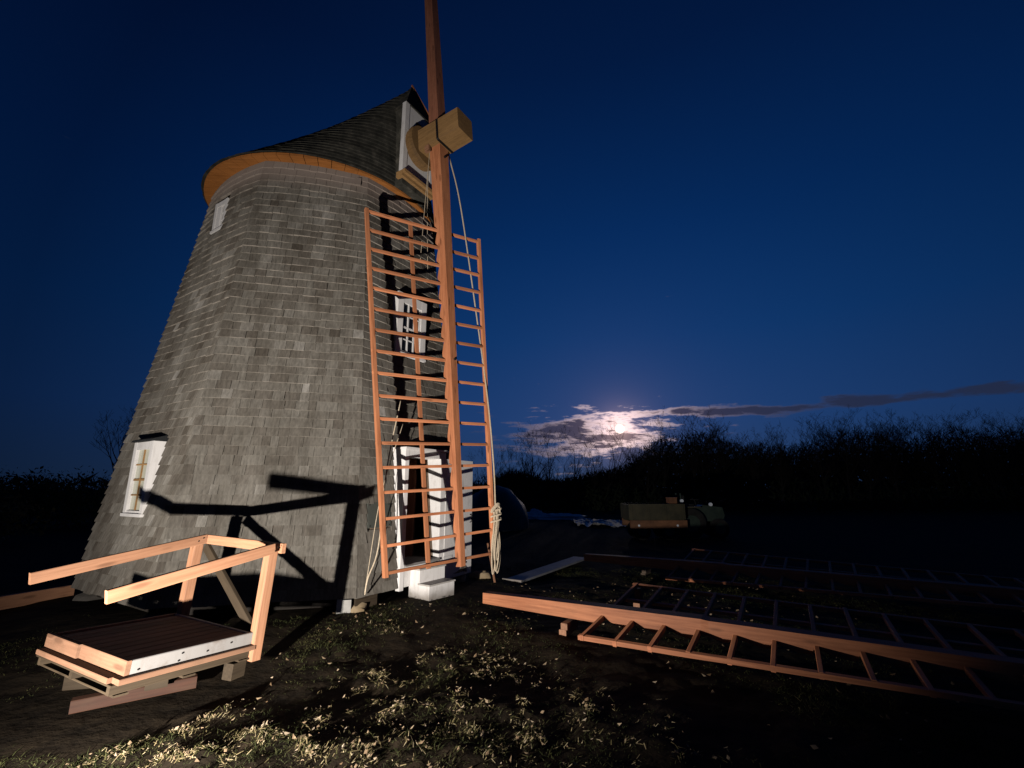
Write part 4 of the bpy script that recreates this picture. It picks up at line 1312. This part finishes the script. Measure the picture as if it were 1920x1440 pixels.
count = 0
while count < 17000:
    x = rg.uniform(-5.5, 6.5); y = 2.6 + 8.0 * rg.random() ** 1.6
    if blocked(x, y): continue
    f = noise.noise(V((x * 1.1, y * 1.1, 5.5)))
    if f < rg.uniform(-0.5, 0.3): continue
    count += 1
    tuft(x, y, 0.7 + max(0, f) * 1.0, 0.06 + 0.35 * noise.noise(V((x * 2, y * 2, 8))), 5)
for i in range(1300):
    x = rg.uniform(-4.5, 5.0); y = 2.6 + 6.5 * rg.random() ** 1.5
    if blocked(x, y) or noise.noise(V((x * 1.6, y * 1.6, 15.5))) < rg.uniform(-0.2, 0.35): continue
    leafp(x, y, rg.random() * 0.7)
# clods of pale dry grass and leaves where the photograph shows them (ground points)
for (px, py, nn_, rad_) in CLODS:
    c = gpt(px, py)
    for _ in range(int(nn_ * 2.0)):
        x = rg.gauss(c.x, rad_ * .85); y = rg.gauss(c.y, rad_ * .85)
        if blocked(x, y) or noise.noise(V((x * 6, y * 6, 21))) + 0.5 * noise.noise(V((x * 15, y * 15, 2))) < rg.uniform(-0.05, 0.30): continue
        if rg.random() < 0.45: leafp(x, y, 0.2 + 0.55 * rg.random(), 0.62)
        if rg.random() < 0.25: tuft(x, y, 0.4, 0.5, 4)
        for _q in range(4):
            a = rg.uniform(0, 6.28); L = rg.uniform(0.012, 0.048)
            xx, yy = x + rg.gauss(0, .02), y + rg.gauss(0, .02)
            x2, y2 = xx + L * math.cos(a), yy + L * math.sin(a)
            p0 = V((xx, yy, gh(xx, yy) + rg.uniform(0.0, 0.02))); p1 = V((x2, y2, gh(x2, y2) + rg.uniform(0.0, 0.03)))
            sd = V((-math.sin(a), math.cos(a), rg.uniform(-.6, .6))) * rg.uniform(0.0014, 0.0036)
            gr.quad(p0 - sd, p0 + sd, p1 + sd * .5, p1 - sd * .5, tone=min(1, max(0.3, rg.gauss(0.66, 0.2))))
o = gr.build('grass', M_GRASS, tones=True); tag(o, 'rough short grass and dead stems on the yard', 'grass', kind='stuff')
o = lf.build('leaf_litter', M_LEAF, tones=True); tag(o, 'pale dead leaves strewn over the yard', 'leaf litter', kind='stuff')

# ------------------------------------------------------------------ the work light that lights the mill (stands beside the photographer)
wl_ = thing('work_light', 'low yellow work floodlight on a small stand in the yard', 'work light', (LAMP.x, LAMP.y, 0))
aim = (V((-1.19, 8.4, 2.3)) - LAMP).normalized()
ax = aim.cross(UP).normalized(); au = ax.cross(aim)
Mw = frame_matrix(LAMP, ax, aim, au)
mb = MB(); mb.hexa([(-0.10, -0.13, -0.07), (0.10, -0.13, -0.07), (0.13, -0.03, -0.09), (-0.13, -0.03, -0.09), (-0.10, -0.13, 0.07), (0.10, -0.13, 0.07), (0.13, -0.03, 0.09), (-0.13, -0.03, 0.09)])
link('housing', mb.mesh('housing', M_LAMPH), Mw, wl_)
mb = MB(); mb.box(-0.115, 0.115, -0.029, -0.022, -0.075, 0.075); link('lens', mb.mesh('lens', M_REFL), Mw, wl_)
mb = MB()
for sx_ in (-1, 1):
    mb.tube([LAMP + ax * 0.16 * sx_ - aim * 0.08, V((LAMP.x, LAMP.y, 0.06)) + ax * 0.16 * sx_ - V((aim.x, aim.y, 0)) * 0.08], 0.012, 6)
    mb.tube([V((LAMP.x, LAMP.y, 0.012)) + ax * 0.16 * sx_ - V((aim.x, aim.y, 0)) * 0.25, V((LAMP.x, LAMP.y, 0.012)) + ax * 0.16 * sx_ + V((aim.x, aim.y, 0)) * 0.02], 0.012, 6)
    mb.tube([V((LAMP.x, LAMP.y, 0.07)) + ax * 0.16 * sx_ - V((aim.x, aim.y, 0)) * 0.08, V((LAMP.x, LAMP.y, 0.0)) + ax * 0.16 * sx_ - V((aim.x, aim.y, 0)) * 0.08], 0.012, 6)
mb.build('stand', M_IRON, wl_)
sp = bpy.data.lights.new('work_light_beam', 'SPOT')
sp.energy = 2600
sp.color = (1.0, 0.93, 0.86)
sp.spot_size = R(115)
sp.spot_blend = 0.9
sp.shadow_soft_size = 0.035
lo_ = link('work_light_beam', sp, Matrix.Translation(LAMP) @ aim.to_track_quat('-Z', 'Y').to_matrix().to_4x4(), wl_)
